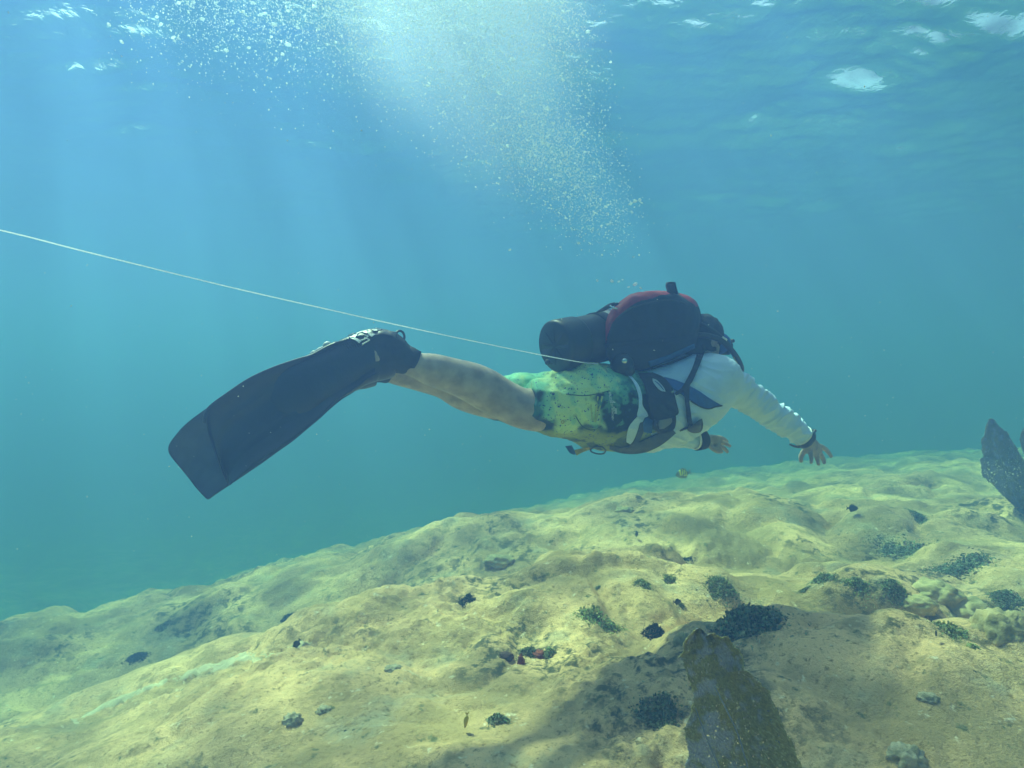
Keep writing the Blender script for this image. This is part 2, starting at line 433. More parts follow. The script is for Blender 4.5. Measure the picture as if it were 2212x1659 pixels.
# ---- hands: palm + four unequal bent fingers + thumb, each a chain of (u, v, dy, r)
def chain(pts, n=14): return limb([(u, v, dy, r, 1.0) for u, v, dy, r in pts], n, 14)
near_hand = [
    limb([(1728, 935, .0, 17, .9), (1742, 950, 0, 15, .8), (1753, 962, 0, 16, .75), (1762, 973, 0, 15, .6), (1768, 981, -.005, 12, .5)], 18),
    ball(P(1752, 968), px(17, 1750), px(11, 1750), px(14, 1750)),
    chain([(1764, 962, .01, 6.2), (1776, 966, .02, 5.6), (1787, 974, .02, 5.0), (1797, 988, .01, 3.8)]),      # forefinger
    chain([(1764, 972, .0, 6.2), (1772, 981, .0, 5.8), (1778, 991, -.005, 5.1), (1781, 1003, -.015, 3.9)]),
    chain([(1758, 976, -.015, 6.0), (1764, 986, -.02, 5.6), (1767, 995, -.03, 4.9), (1768, 1005, -.04, 3.8)]),
    chain([(1750, 976, -.03, 5.6), (1752, 985, -.045, 5.0), (1753, 993, -.05, 4.3), (1752, 1001, -.06, 3.4)]),  # little finger
    chain([(1745, 966, .02, 7.0), (1735, 977, .045, 6.2), (1730, 988, .05, 5.4), (1731, 999, .05, 4.0)]),       # thumb
]
FDY = .10
far_hand = [
    limb([(1500, 951, FDY, 17, .9), (1520, 953, FDY, 13.5, .8), (1536, 953, FDY, 15, .7), (1550, 954, FDY, 14, .55), (1555, 956, FDY, 11, .5)], 18),
    chain([(1550, 945, FDY + .02, 5.6), (1558, 946, FDY + .03, 5.0), (1566, 950, FDY + .03, 4.5), (1573, 955, FDY + .02, 3.4)]),
    chain([(1550, 953, FDY, 5.8), (1561, 956, FDY, 5.2), (1571, 960, FDY - .01, 4.7), (1579, 965, FDY - .02, 3.6)]),
    chain([(1549, 960, FDY - .02, 5.6), (1559, 965, FDY - .03, 5.0), (1567, 971, FDY - .035, 4.5), (1573, 978, FDY - .04, 3.5)]),
    chain([(1545, 963, FDY - .03, 5.0), (1552, 968, FDY - .045, 4.5), (1557, 973, FDY - .05, 4.0), (1561, 979, FDY - .06, 3.1)]),
    chain([(1532, 961, FDY - .02, 6.2), (1541, 970, FDY - .04, 5.4), (1549, 975, FDY - .05, 4.6), (1556, 977, FDY - .05, 3.5)]),
]
# ---- legs, arms, trunk, head under the clothes
near_leg = limb([(800, 772, -.02, 30, 1), (845, 772, -.02, 26, 1), (885, 786, -.02, 25, 1), (930, 798, -.02, 35, 1), (975, 811, -.02, 38, 1), (1018, 826, -.02, 43, 1), (1050, 842, -.02, 45, 1), (1092, 866, -.03, 43, 1), (1134, 883, -.04, 44, 1), (1200, 884, -.05, 52, 1), (1290, 878, -.06, 62, 1)], 44, 32)
far_leg = limb([(760, 782, .16, 24, 1), (810, 790, .16, 22, 1), (850, 806, .16, 25, 1), (910, 815, .16, 33, 1), (960, 828, .16, 36, 1), (1000, 848, .16, 40, 1), (1050, 864, .15, 40, 1), (1130, 872, .14, 48, 1), (1210, 872, .13, 56, 1), (1290, 872, .1, 62, 1)], 44, 32)
trunk = limb([(1250, 872, 0, 60, 1.2), (1330, 882, 0, 72, 1.1), (1420, 874, 0, 74, 1.1), (1490, 848, 0, 66, 1.3), (1530, 822, 0, 50, 1.7), (1550, 805, 0, 28, 1.3)], 30, 36)
near_arm = limb([(1520, 818, -.14, 38, .9), (1560, 828, -.15, 36, .9), (1594, 842, -.12, 30, .9), (1628, 866, -.06, 25, .9), (1665, 892, -.01, 23, .9), (1705, 920, 0, 20, .9), (1735, 943, 0, 16, .9)], 30)
far_arm = limb([(1520, 830, .16, 36, .9), (1470, 880, .20, 30, .9), (1430, 925, .20, 26, .9), (1465, 945, .14, 22, .9), (1505, 951, .10, 16, .9)], 30)
neck = limb([(1510, 800, 0, 34, 1), (1520, 770, 0, 30, 1), (1524, 745, .01, 30, 1)], 12)
# head: looks ahead and down, to the right and away from the camera
HC = P(1521, 733, .02)
hx = Vector((.80, .42, -.42)).normalized(); hz = Vector((.42, .2, .885)); hz = (hz - hx * hz.dot(hx)).normalized(); hy = hz.cross(hx)
HM = Matrix((hx, hy, hz)).transposed()
def hp(a, b, c): return HC + hx * a + hy * b + hz * c
head = [ball(HC, .098, .076, .098, HM), ball(hp(.03, 0, -.055), .068, .06, .07, HM), ball(hp(.055, 0, -.095), .038, .036, .03, HM),
        tube([hp(.094, 0, .02), hp(.107, 0, -.012), hp(.116, 0, -.032)], [.009, .013, .015]), ball(hp(.095, 0, .03), .016, .058, .012, HM),
        ball(hp(.088, .036, .006), .013, .017, .012, HM), ball(hp(.088, -.036, .006), .013, .017, .012, HM),
        ball(hp(.096, 0, -.062), .012, .026, .007, HM), ball(hp(.094, 0, -.075), .011, .022, .007, HM),
        ball(hp(-.004, .078, -.012), .02, .008, .031, HM), ball(hp(-.004, -.078, -.012), .02, .008, .031, HM)]
body = remeshed("body", near_hand + far_hand + [near_leg, far_leg, trunk, near_arm, far_arm, neck] + head, skin, person, .0042, 5)

hood = remeshed("hair", [ball(hp(-.012, 0, .016), .104, .084, .101, HM, 28, 20), ball(hp(-.03, 0, -.045), .078, .072, .06, HM), tube([hp(-.02, 0, -.02), hp(-.035, 0, -.08), hp(-.06, 0, -.14)], [.078, .07, .075]), ball(hp(.0, 0, -.05), .07, .082, .06, HM)], hair_m, person, .005, 3,
                lambda c: .004 * fbm(c * 40, 3))
# ---- long sleeved white shirt
def shirt_fold(c):
    a = fbm(c * np.array([16, 10, 16]) + 4, 3, .5)
    arm = sstep(.95, 1.15, c[:, 0])
    q = c[:, 0] * .8 - c[:, 2] * 1.0
    rid = np.abs(perlin(np.stack([q * 22, (c[:, 0] * .8 + c[:, 2]) * 7, c[:, 1] * 6], -1)))
    tor = sstep(1.0, .8, c[:, 0]) * np.abs(perlin(np.stack([(c[:, 0] * .4 + c[:, 2]) * 26, (c[:, 0] - c[:, 2] * .4) * 6, c[:, 1] * 5], -1)))
    return .004 * a + .022 * arm * (.4 - np.sqrt(rid + .002)) + .011 * (.4 - np.sqrt(tor + .002))
shirt = remeshed("shirt", [
    limb([(1322, 886, 0, 78, 1.1), (1345, 888, 0, 86, 1.1), (1385, 886, 0, 92, 1.1), (1425, 877, 0, 93, 1.12), (1465, 860, 0, 90, 1.2), (1505, 838, 0, 77, 1.4), (1535, 815, 0, 54, 1.8), (1550, 803, 0, 34, 1.5)], 34, 40),
    limb([(1495, 822, -.12, 52, .9), (1525, 822, -.14, 49, .9), (1560, 829, -.15, 44, .9), (1596, 843, -.12, 36, .9), (1628, 865, -.06, 31, .9), (1663, 890, -.01, 30, .9), (1700, 916, 0, 27, .9), (1722, 932, 0, 24, .9), (1738, 945, 0, 20, .9)], 34, 30),
    limb([(1510, 832, .16, 45, .9), (1470, 880, .20, 36, .9), (1432, 924, .20, 31, .9), (1465, 944, .14, 26, .9), (1495, 949, .11, 21, .9), (1508, 951, .1, 19, .9)], 30, 26)],
    shirt_m, person, .005, 4, shirt_fold)

# ---- board shorts
def shorts_fold(c):
    r1 = np.abs(perlin(np.stack([c[:, 0] * 9 + c[:, 2] * 14, c[:, 0] * 5 - c[:, 2] * 5, c[:, 1] * 5], -1)))
    return .006 * fbm(c * 14 + 2, 3) + .014 * (.35 - r1)
shorts = remeshed("shorts", [
    limb([(1139, 868, -.04, 47, 1), (1165, 873, -.045, 57, 1), (1200, 875, -.05, 68, 1), (1245, 875, -.05, 78, 1), (1290, 878, -.04, 82, 1.1)], 22, 36),
    limb([(1052, 858, .15, 46, 1), (1090, 862, .145, 52, 1), (1140, 862, .14, 58, 1), (1200, 868, .12, 68, 1), (1270, 876, .08, 80, 1)], 22, 36),
    limb([(1225, 872, .02, 70, 1.1), (1262, 874, .01, 88, 1.1), (1300, 878, 0, 92, 1.12), (1340, 884, 0, 90, 1.12), (1378, 886, 0, 88, 1.12)], 22, 40),
    ball(P(1268, 836, -.08), px(50, 1270), px(50, 1270), px(50, 1270)), ball(P(1213, 840, .10), px(40, 1210), px(50, 1210), px(46, 1210))],
    None, person, .005, 4, shorts_fold)

def shorts_material(o):
    me = o.data; n = len(me.vertices); co = np.empty(n * 3); me.vertices.foreach_get("co", co); co = co.reshape(-1, 3)
    # the print of the cloth, laid out along the leg (l) and round it (h)
    l = 1106 + co[:, 0] / co[:, 1] * F; h = 829.5 - co[:, 2] / co[:, 1] * F
    l = l + 5 * perlin(co * 30); h = h + 6 * perlin(co * 30 + 40)
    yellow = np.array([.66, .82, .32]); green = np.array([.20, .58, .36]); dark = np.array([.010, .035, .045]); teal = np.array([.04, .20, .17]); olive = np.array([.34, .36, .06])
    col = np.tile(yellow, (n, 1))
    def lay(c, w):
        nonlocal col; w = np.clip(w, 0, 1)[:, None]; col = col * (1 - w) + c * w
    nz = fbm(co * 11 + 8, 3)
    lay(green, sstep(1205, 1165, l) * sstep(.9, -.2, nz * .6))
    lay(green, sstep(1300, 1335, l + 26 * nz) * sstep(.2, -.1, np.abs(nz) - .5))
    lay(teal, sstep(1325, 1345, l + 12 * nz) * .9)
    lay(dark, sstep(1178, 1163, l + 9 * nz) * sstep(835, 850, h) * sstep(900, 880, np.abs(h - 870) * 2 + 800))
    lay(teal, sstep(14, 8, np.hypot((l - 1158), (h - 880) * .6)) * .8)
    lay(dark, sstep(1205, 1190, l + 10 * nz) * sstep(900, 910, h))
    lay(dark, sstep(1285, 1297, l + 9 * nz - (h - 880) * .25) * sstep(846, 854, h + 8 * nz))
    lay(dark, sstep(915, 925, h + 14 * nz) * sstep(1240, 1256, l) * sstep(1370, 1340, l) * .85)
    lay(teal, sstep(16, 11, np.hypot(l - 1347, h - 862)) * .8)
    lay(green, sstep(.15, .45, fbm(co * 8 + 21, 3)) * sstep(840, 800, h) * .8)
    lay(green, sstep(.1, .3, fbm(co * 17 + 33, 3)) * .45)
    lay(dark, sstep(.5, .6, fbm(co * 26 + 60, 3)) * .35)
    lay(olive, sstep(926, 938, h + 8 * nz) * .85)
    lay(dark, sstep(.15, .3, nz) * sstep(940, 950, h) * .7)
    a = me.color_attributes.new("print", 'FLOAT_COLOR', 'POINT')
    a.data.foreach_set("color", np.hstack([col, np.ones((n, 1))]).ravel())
    m, nd, lk = mat("shorts_print"); b = nd["Principled BSDF"]; b.inputs["Roughness"].default_value = .75; b.inputs["Specular IOR Level"].default_value = .25
    at = nd.new("ShaderNodeAttribute"); at.attribute_name = "print"
    tc = nd.new("ShaderNodeTexCoord"); vo = nd.new("ShaderNodeTexVoronoi"); vo.inputs["Scale"].default_value = 74; vo.inputs["Randomness"].default_value = 1
    nz = nd.new("ShaderNodeTexNoise"); nz.inputs["Scale"].default_value = 70; lk.new(tc.outputs["Object"], nz.inputs["Vector"])
    va = nd.new("ShaderNodeMix"); va.data_type = 'VECTOR'; va.inputs["Factor"].default_value = .02
    lk.new(tc.outputs["Object"], va.inputs["A"]); lk.new(nz.outputs["Color"], va.inputs["B"]); lk.new(va.outputs["Result"], vo.inputs["Vector"])
    mr = nd.new("ShaderNodeMapRange"); mr.inputs["From Min"].default_value = .26; mr.inputs["From Max"].default_value = .19; lk.new(vo.outputs["Distance"], mr.inputs["Value"])
    sel = nd.new("ShaderNodeSeparateColor"); lk.new(vo.outputs["Color"], sel.inputs["Color"])
    gt = nd.new("ShaderNodeMath"); gt.operation = 'GREATER_THAN'; gt.inputs[1].default_value = .3; lk.new(sel.outputs[0], gt.inputs[0])
    mu = nd.new("ShaderNodeMath"); mu.operation = 'MULTIPLY'; lk.new(mr.outputs[0], mu.inputs[0]); lk.new(gt.outputs[0], mu.inputs[1])
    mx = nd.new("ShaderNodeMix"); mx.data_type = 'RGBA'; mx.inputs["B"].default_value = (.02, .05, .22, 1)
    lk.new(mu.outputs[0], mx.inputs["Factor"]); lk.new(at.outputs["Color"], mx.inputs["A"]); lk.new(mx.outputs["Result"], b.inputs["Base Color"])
    nb = nd.new("ShaderNodeTexNoise"); nb.inputs["Scale"].default_value = 30; nb.inputs["Detail"].default_value = 6; lk.new(tc.outputs["Object"], nb.inputs["Vector"])
    bp = nd.new("ShaderNodeBump"); bp.inputs["Distance"].default_value = .006; bp.inputs["Strength"].default_value = .7
    lk.new(nb.outputs["Fac"], bp.inputs["Height"]); lk.new(bp.outputs["Normal"], b.inputs["Normal"])
    me.materials.clear(); me.materials.append(m)
shorts_material(shorts)

# ---- projection of sewn-on and strapped-on pieces onto the clothes
def bvh_of(objs):
    V, Fc = [], []
    for o in objs:
        b = len(V); V += [o.matrix_world @ v.co for v in o.data.vertices]; Fc += [tuple(i + b for i in p.vertices) for p in o.data.polygons]
    return BVHTree.FromPolygons(V, Fc)
bpy.context.view_layer.update()
BV = bvh_of([body, shirt, shorts])
def hit(u, v, bv=None):
    d = W(u, v, 1.0); d.normalize()
    h = (bv or BV).ray_cast(Vector((0, 0, 0)), d)
    return h[0].y if h[0] is not None else None
def resample(pts, n):
    p = np.array(pts, float); s = np.concatenate([[0], np.cumsum(np.hypot(*np.diff(p, axis=0).T))])
    t = np.linspace(0, s[-1], n); return np.stack([np.interp(t, s, p[:, 0]), np.interp(t, s, p[:, 1])], -1)
def sheet_on(A, B, off=.004, thick=.004, bulge=0.0, n=40, m=12, sm=3, bv=None, curve=True):
    "a strip of cloth lying on the swimmer between the edge lines A and B"
    if curve:
        A = [tuple(q) for q in spline(A, 60)] if len(A) > 2 else A; B = [tuple(q) for q in spline(B, 60)] if len(B) > 2 else B
    a = resample(A, n); b = resample(B, n); t = np.linspace(0, 1, m)
    G = a[:, None, :] * (1 - t)[None, :, None] + b[:, None, :] * t[None, :, None]
    Y = np.array([[hit(*G[i, j], bv) or np.nan for j in range(m)] for i in range(n)], float)
    for _ in range(80):
        bad = np.isnan(Y)
        if not bad.any(): break
        pd = np.pad(Y, 1, constant_values=np.nan); st = np.stack([pd[:-2, 1:-1], pd[2:, 1:-1], pd[1:-1, :-2], pd[1:-1, 2:]])
        c = (~np.isnan(st)).sum(0); mval = np.nansum(st, 0) / np.maximum(c, 1)
        Y = np.where(bad & (c > 0), mval, Y)
    Y = np.nan_to_num(Y, nan=3.0)
    base = Y.copy()
    for _ in range(sm):
        pd = np.pad(Y, 1, mode='edge'); Y = np.minimum(base, .25 * (pd[:-2, 1:-1] + pd[2:, 1:-1] + pd[1:-1, :-2] + pd[1:-1, 2:]) * .6 + Y * .4)
    bl = bulge * np.sin(np.pi * np.linspace(0, 1, n))[:, None] ** .5 * np.sin(np.pi * t)[None, :] ** .5
    V = []; Fc = []
    for side, ex in ((0, -off - thick), (1, -off)):
        for i in range(n):
            for j in range(m):
                V.append(W(G[i, j, 0], G[i, j, 1], Y[i, j] + ex - (bl[i, j] if side == 0 else 0)))
    N = n * m
    for i in range(n - 1):
        for j in range(m - 1):
            q = (i * m + j, (i + 1) * m + j, (i + 1) * m + j + 1, i * m + j + 1)
            Fc.append(q); Fc.append(tuple(N + k for k in q[::-1]))
    rim = [i * m for i in range(n)] + [(n - 1) * m + j for j in range(1, m)] + [i * m + m - 1 for i in range(n - 2, -1, -1)] + [j for j in range(m - 2, 0, -1)]
    for k in range(len(rim)):
        a_, b_ = rim[k], rim[(k + 1) % len(rim)]; Fc.append((b_, a_, N + a_, N + b_))
    return V, Fc
def c1(*p): return [(1077.7 + .3462 * x, 567.2 + .3462 * y) for x, y in p]
def on(u, v, off=.01, bv=None):
    return W(u, v, (hit(u, v, bv) or D(u)) - off)

# hem of the shirt turned up over the shorts, the rolled corner and drawstring eyelets: parts of the clothes
obj("shirt_hem", *sheet_on(c1((790, 690), (835, 740), (868, 820), (872, 900), (862, 960), (905, 965)), c1((815, 695), (870, 760), (893, 830), (897, 890), (925, 935), (928, 950)), .006, .004), shirt_m, shirt)
obj("shirt_hem", *sheet_on(c1((862, 962), (820, 1010), (800, 1060), (795, 1120)), c1((912, 965), (885, 1020), (860, 1090), (820, 1135)), .005, .004), shirt_m, shirt)
V, Fc = tube([on(*c1((866, 958))[0], .014), on(*c1((895, 948))[0], .016), on(*c1((922, 948))[0], .016), on(*c1((926, 958))[0], .014), on(*c1((900, 964))[0], .014), on(*c1((868, 962))[0], .014)], .0022)
obj("rolled_corner", V, Fc, shirt_m, shirt)
ring_c = on(*c1((398, 995))[0], .006)
V = []; Fc = []
def torus(c, R_, r, M=None, nu=22, nv=8, arc=1.0):
    V = []; Fc = []
    for i in range(nu):
        a = 2 * math.pi * arc * i / (nu if arc == 1 else nu - 1)
        for j in range(nv):
            b = 2 * math.pi * j / nv; q = Vector(((R_ + r * math.cos(b)) * math.cos(a), r * math.sin(b), (R_ + r * math.cos(b)) * math.sin(a)))
            V.append(Vector(c) + (M @ q if M else q))
    for i in range(nu if arc == 1 else nu - 1):
        for j in range(nv):
            i2 = (i + 1) % nu; j2 = (j + 1) % nv; Fc.append((i * nv + j, i2 * nv + j, i2 * nv + j2, i * nv + j2))
    return V, Fc
obj("eyelet", *torus(ring_c, .0055, .0017), yellow_nyl, shorts)
# side seam, pocket edge and gathered pleats
for pts in ([(420, 820), (520, 830), (600, 822), (690, 800)], [(480, 960), (520, 1020), (580, 1045), (640, 1020)]):
    q = c1(*pts); obj("seam", *tube([on(u, v, .002) for u, v in q], .0018, 24), pbr("seam_thread", (.03, .08, .05), .8), shorts)
for pts in ([(572, 830), (575, 900), (580, 985)], [(618, 835), (608, 910), (594, 990)], [(645, 835), (628, 910), (602, 995)]):
    q = c1(*pts); obj("pleat", *tube([on(u, v, .001) for u, v in q], .0034, 20), pbr("pleat_cloth", (.50, .55, .14), .75), shorts)
# writing on the shorts
def writing(txt, u0, v0, ang, size, parent, m, off=.003, bv=None):
    cu = bpy.data.curves.new("t", 'FONT'); cu.body = txt; cu.size = 1.0
    t = bpy.data.objects.new("t", cu); C.objects.link(t); dg = bpy.context.evaluated_depsgraph_get(); dg.update()
    me = bpy.data.meshes.new_from_object(t.evaluated_get(dg)); bpy.data.objects.remove(t); bpy.data.curves.remove(cu)
    ca, sa = math.cos(R(ang)), math.sin(R(ang)); z0 = None
    uv = [(u0 + ca * v.co.x * size + sa * v.co.y * size, v0 - sa * v.co.x * size + ca * -v.co.y * size) for v in me.vertices]
    ys = [hit(u, w, bv) for u, w in uv]; A_ = np.array([(u, w, 1) for (u, w), y in zip(uv, ys) if y]); y_ = np.array([y for y in ys if y])
    k_ = np.linalg.lstsq(A_, y_, rcond=None)[0]; push = max(0, float((A_ @ k_ - y_).max()))        # lies flat, just proud of the folds
    for v, (u, w) in zip(me.vertices, uv): v.co = W(u, w, float(np.dot(k_, (u, w, 1))) - push * .8 - off)
    me.materials.append(m); me.name = "lettering"
    o = bpy.data.objects.new("lettering", me); C.objects.link(o); o.parent = parent; o.matrix_parent_inverse = parent.matrix_world.inverted()
    return o
ink = pbr("white_print", (.88, .9, .9), .8)
def z1(x, y): return (1276.2 + x * .0923, 822.4 + y * .0923)     # from the close view of the print
writing("INTURE", *z1(440, 520), 94, 7.0, shorts, ink); writing("FE", *z1(490, 520), 92, 6.0, shorts, ink); writing("R", *z1(530, 520), 92, 6.0, shorts, ink)
writing("USKIWIVF TZ", *z1(496, 925), 94, 6.2, shorts, ink); writing("YOUR", *z1(530, 785), 94, 6.2, shorts, ink); writing("8888", *z1(572, 772), 94, 6.0, shorts, ink)

# ---- wristbands (worn, strapped: parts of the clothing)
def cuff(c, axis, r, w, th, m, name, parent, tail=None):
    "a strap round a wrist"
    ax = Vector(axis).normalized(); a = ax.orthogonal().normalized(); b = ax.cross(a); V = []; Fc = []; nu = 36
    prof = [(-w, 0), (-w, th), (-w * .5, th * 1.2), (w * .5, th * 1.2), (w, th), (w, 0)]
    for i in range(nu):
        t = 2 * math.pi * i / nu
        for s, h in prof: V.append(Vector(c) + ax * s + (a * math.cos(t) + b * math.sin(t)) * (r + h))
    k = len(prof)
    for i in range(nu):
        for j in range(k): i2 = (i + 1) % nu; j2 = (j + 1) % k; Fc.append((i * k + j, i2 * k + j, i2 * k + j2, i * k + j2))
    return obj(name, V, Fc, m, parent)
ax = (P(1745, 955) - P(1715, 928)).normalized()
wb = cuff(P(1738, 946), ax, px(21, 1738), .016, .005, black_rub, "wrist_strap", person)
cuff(P(1733, 941), ax, px(22, 1738), .004, .003, white_pl, "strap_edge", wb)
obj("watch_case", *box(P(1755, 934, -.02), .012, .042, .036, Matrix.Rotation(R(40), 3, 'Y')), black_rub, wb)
obj("strap_tail", *tube([P(1726, 966, -.04), P(1716, 964, -.05), P(1706, 960, -.06)], [.006, .006, .004]), black_rub, wb)
ax2 = (P(1520, 953, FDY) - P(1490, 949, FDY)).normalized()
wb2 = cuff(P(1511, 950, FDY), (ax2 + Vector((0, 0, .25))).normalized(), px(21, 1510), .024, .004, black_neo, "wrist_strap", person)
cuff(P(1499, 948, FDY), (ax2 + Vector((0, 0, .25))).normalized(), px(22, 1510), .005, .004, white_pl, "strap_edge", wb2)

# ---- boots
def boot(dy, dv, du=0):
    def L(u, v, ddy, r, k): return (u + du, v + dv, dy + ddy, r, k)
    o = remeshed("boot", [limb([L(884, 783, 0, 28, 1), L(866, 774, 0, 34, 1), L(840, 762, 0, 46, .8), L(812, 763, .01, 52, .68), L(775, 774, .02, 50, .6), L(735, 790, .03, 46, .55), L(700, 804, .04, 36, .45)], 30, 30),
        ball(P(843 + du, 738 + dv, dy), px(24, 843), px(30, 843), px(24, 843))], black_neo, person, .005, 4, lambda c: .003 * fbm(c * 30, 3))
    return o
boot_n = boot(-.02, 0); boot_f = boot(.16, 22, -38)
def cuffspike(u, v, dy):
    return loft([(P(862, 768, dy), .05, .05), (P(884, 778, dy), px(29, 880), px(29, 880)), (P(893, 783, dy), px(28, 880), px(28, 880))], 30)
cf = obj("boot_cuff", *cuffspike(0, 0, -.02), black_neo, boot_n)
obj("pull_tab", *join([box(P(897, 757, -.03), .045, .02, .012, Matrix.Rotation(R(25), 3, 'Y'))]), black_neo, boot_n)
obj("pull_loop", *torus(P(864, 727, -.03), .021, .0045, Matrix.Rotation(R(50), 3, 'Z')), black_rub, boot_n)

# ================================================================== GEAR (each a thing of its own)
bpy.context.view_layer.update()
BV = bvh_of([body, shirt, shorts])
# ---- scuba tank: axis runs away from the camera to the right, along the back
tA = W(1207, 747, 2.74); tB = W(1440, 697, 3.13); tax = (tB - tA).normalized()
tank = empty("scuba_tank", tA, "dark scuba tank lying along the diver's back beside the red and black pack", "tank")
TR = .104
def lathe(prof, A, ax, nseg=40):
    "prof: (distance along the axis, radius)"
    return loft([(A + ax * s, r, r) for s, r in prof], nseg)
L = (tB - tA).length
obj("cylinder", *lathe([(-.012, .02), (-.010, .055), (-.004, .084), (.006, .098), (.022, TR), (.06, TR), (L * .5, TR), (L - .05, TR), (L - .01, TR * .92), (L + .03, TR * .7), (L + .05, .03)], tA, tax), tank_m, tank)
# recessed foot of the boot with its ribs
bt = obj("tank_boot", *lathe([(-.020, TR * .80), (-.024, TR * .95), (-.016, TR + .004), (.0, TR + .006), (.085, TR + .006), (.095, TR + .002)], tA, tax), black_rub, tank)
e1 = tax.orthogonal().normalized(); e2 = tax.cross(e1)
for k in range(4):
    a = math.pi * k / 4 + .3; d = e1 * math.cos(a) + e2 * math.sin(a)
    obj("rib", *tube([tA - tax * .022 - d * TR * .72, tA - tax * .024, tA - tax * .022 + d * TR * .72], .0035, 8), black_rub, bt)
# cam band and its buckle with the pale tag
up = Vector((0, 0, 1)); upn = (up - tax * up.dot(tax)).normalized(); side = tax.cross(upn)
band_c = tA + tax * .23
V, Fc = lathe([(.205, TR + .001), (.206, TR + .005), (.252, TR + .005), (.253, TR + .001)], tA, tax, 48)
obj("cam_band", V, Fc, black_nyl, tank)
bk = obj("band_buckle", *box(W(1345, 664, 2.83), .07, .04, .016, Matrix.Rotation(R(22), 3, 'Y')), black_rub, tank)
obj("buckle_lever", *tube([W(1288, 675, 2.80), W(1303, 668, 2.79), W(1318, 660, 2.79), W(1328, 656, 2.79)], [.003, .008, .010, .007]), grey_nyl, bk)
obj("buckle_frame", *tube([W(1318, 661, 2.77), W(1324, 665, 2.765), W(1333, 667, 2.765)], .0045), steel, bk)
obj("inspection_tag", *sheet_on([(1292, 674), (1310, 668), (1330, 668)], [(1305, 682), (1316, 690), (1325, 688)], .004, .002, bv=bvh_of([o for o in tank.children if o.name.startswith("cylinder")]), n=20, m=10), pbr("pale_tag", (.45, .48, .52), .5), tank)
# first stage, valve and hoses at the neck of the tank
nk = tB + tax * .05
obj("valve", *join([lathe([(0, .022), (.05, .022), (.055, .03), (.09, .03), (.095, .012)], nk, tax, 20), tube([nk + tax * .05 - side * .05, nk + tax * .05 + side * .06], [.016, .018])]), steel, tank)
obj("first_stage", *join([tube([nk + tax * .07 + upn * .02, nk + tax * .07 - upn * .06], [.026, .022]), ball(nk + tax * .07 - upn * .07, .025)]), black_rub, tank)

# regulator: hose that arcs over the shoulder, and its mouthpiece stage
reg = empty("regulator", W(1540, 727, 3.12), "black regulator with a hose arcing over the diver's shoulder", "regulator")
q = c1((1230, 452), (1290, 455), (1350, 470), (1400, 495), (1445, 540), (1482, 590), (1505, 635), (1513, 668), (1500, 700), (1480, 720))
dz = [3.06, 3.06, 3.06, 3.07, 3.09, 3.11, 3.13, 3.15, 3.18, 3.22]
hz_ = obj("hose", *tube([W(u, v, y) for (u, v), y in zip(q, dz)], [.013] * len(q), 60, 14), black_rub, reg)
for k, (a, b) in enumerate((((1478, 585), (1488, 598)), ((1490, 606), (1498, 620)))):
    (u1, v1), (u2, v2) = c1(a, b); obj("hose_ring", *tube([W(u1 - 5, v1 + 2, 3.10), W(u2 - 5, v2 + 2, 3.11)], [.0038, .0038], 6), yellow_nyl, hz_)
obj("second_stage", *join([ball(hp(.125, 0, -.07), .04, .046, .042, HM), tube([hp(.13, -.05, -.085), hp(.12, 0, -.105), hp(.13, .05, -.085)], [.016, .02, .016])]), black_rub, reg)
# mask: skirt, frame, strap
mask = empty("diving_mask", HC, "blue and black diving mask strapped round the diver's dark hood", "mask")
obj("skirt", *ball(hp(.072, 0, .012), .052, .088, .058, HM), blue_nyl, mask)
obj("frame", *join([tube([hp(.112, -.066, .045), hp(.126, 0, .055), hp(.112, .066, .045)], .009), tube([hp(.112, -.066, -.02), hp(.128, 0, -.01), hp(.112, .066, -.02)], .009)]), black_rub, mask)
obj("lens", *ball(hp(.112, 0, .014), .02, .076, .04, HM), pbr("mask_glass", (.03, .05, .06), .06), mask)
V = []
pts = [hp(.07, -.092, .005), hp(.03, -.094, .012), hp(-.03, -.090, .02), hp(-.09, -.06, .03), hp(-.118, 0, .035), hp(-.09, .06, .03), hp(-.03, .090, .02), hp(.07, .092, .005)]
obj("strap", *tube(pts, .008, 50), black_rub, mask)
obj("strap_clip", *box(hp(.028, -.098, .010), .034, .008, .018, HM), white_pl, mask)

# ---- red and black pack
outl = [(1306, 695), (1311, 684), (1320, 671), (1330, 660), (1341, 650), (1352, 642), (1365, 636), (1380, 632), (1396, 630), (1412, 629), (1427, 629), (1443, 629.5), (1459, 631), (1477, 636), (1493, 643), (1503, 650), (1509, 661), (1513, 672), (1515, 688), (1514, 706), (1510, 722), (1506, 738), (1502, 752), (1481, 764), (1458, 775), (1432, 786), (1407, 796), (1382, 802), (1360, 803), (1341, 799), (1322, 786), (1309, 768), (1303, 745), (1302, 720)]
ol = spline(outl + [outl[0]], 120)[:-1]; cen = ol.mean(0)
def pack_pt(p, k, dd):
    q = cen + (np.array(p) - cen) * k; u, v = q
    return W(u, v, 2.98 + (u - 1400) * .0013 + dd)
prof = [(.02, -.150), (.45, -.150), (.70, -.146), (.84, -.136), (.925, -.116), (.97, -.085), (.99, -.045), (1.0, 0.0), (1.0, .06), (.97, .12), (.85, .16), (.5, .17), (.02, .17)]
pack = empty("backpack", pack_pt(cen, 0, 0), "bulging black and red pack riding on top of the diver's back", "backpack")
prof = [tuple(q[:2]) for q in spline([(k, d, 0) for k, d in prof], 110)]
n = len(ol); m_ = len(prof)
V = [pack_pt(p, k, d) for k, d in prof for p in ol]
V = [v + Vector((0, 0, 1)) * .004 * float(a_) + Vector((0, -1, 0)) * .010 * float(b_) for v, a_, b_ in zip(V, fbm(np.array(V) * 14, 3), fbm(np.array(V) * 9 + 5, 3))]
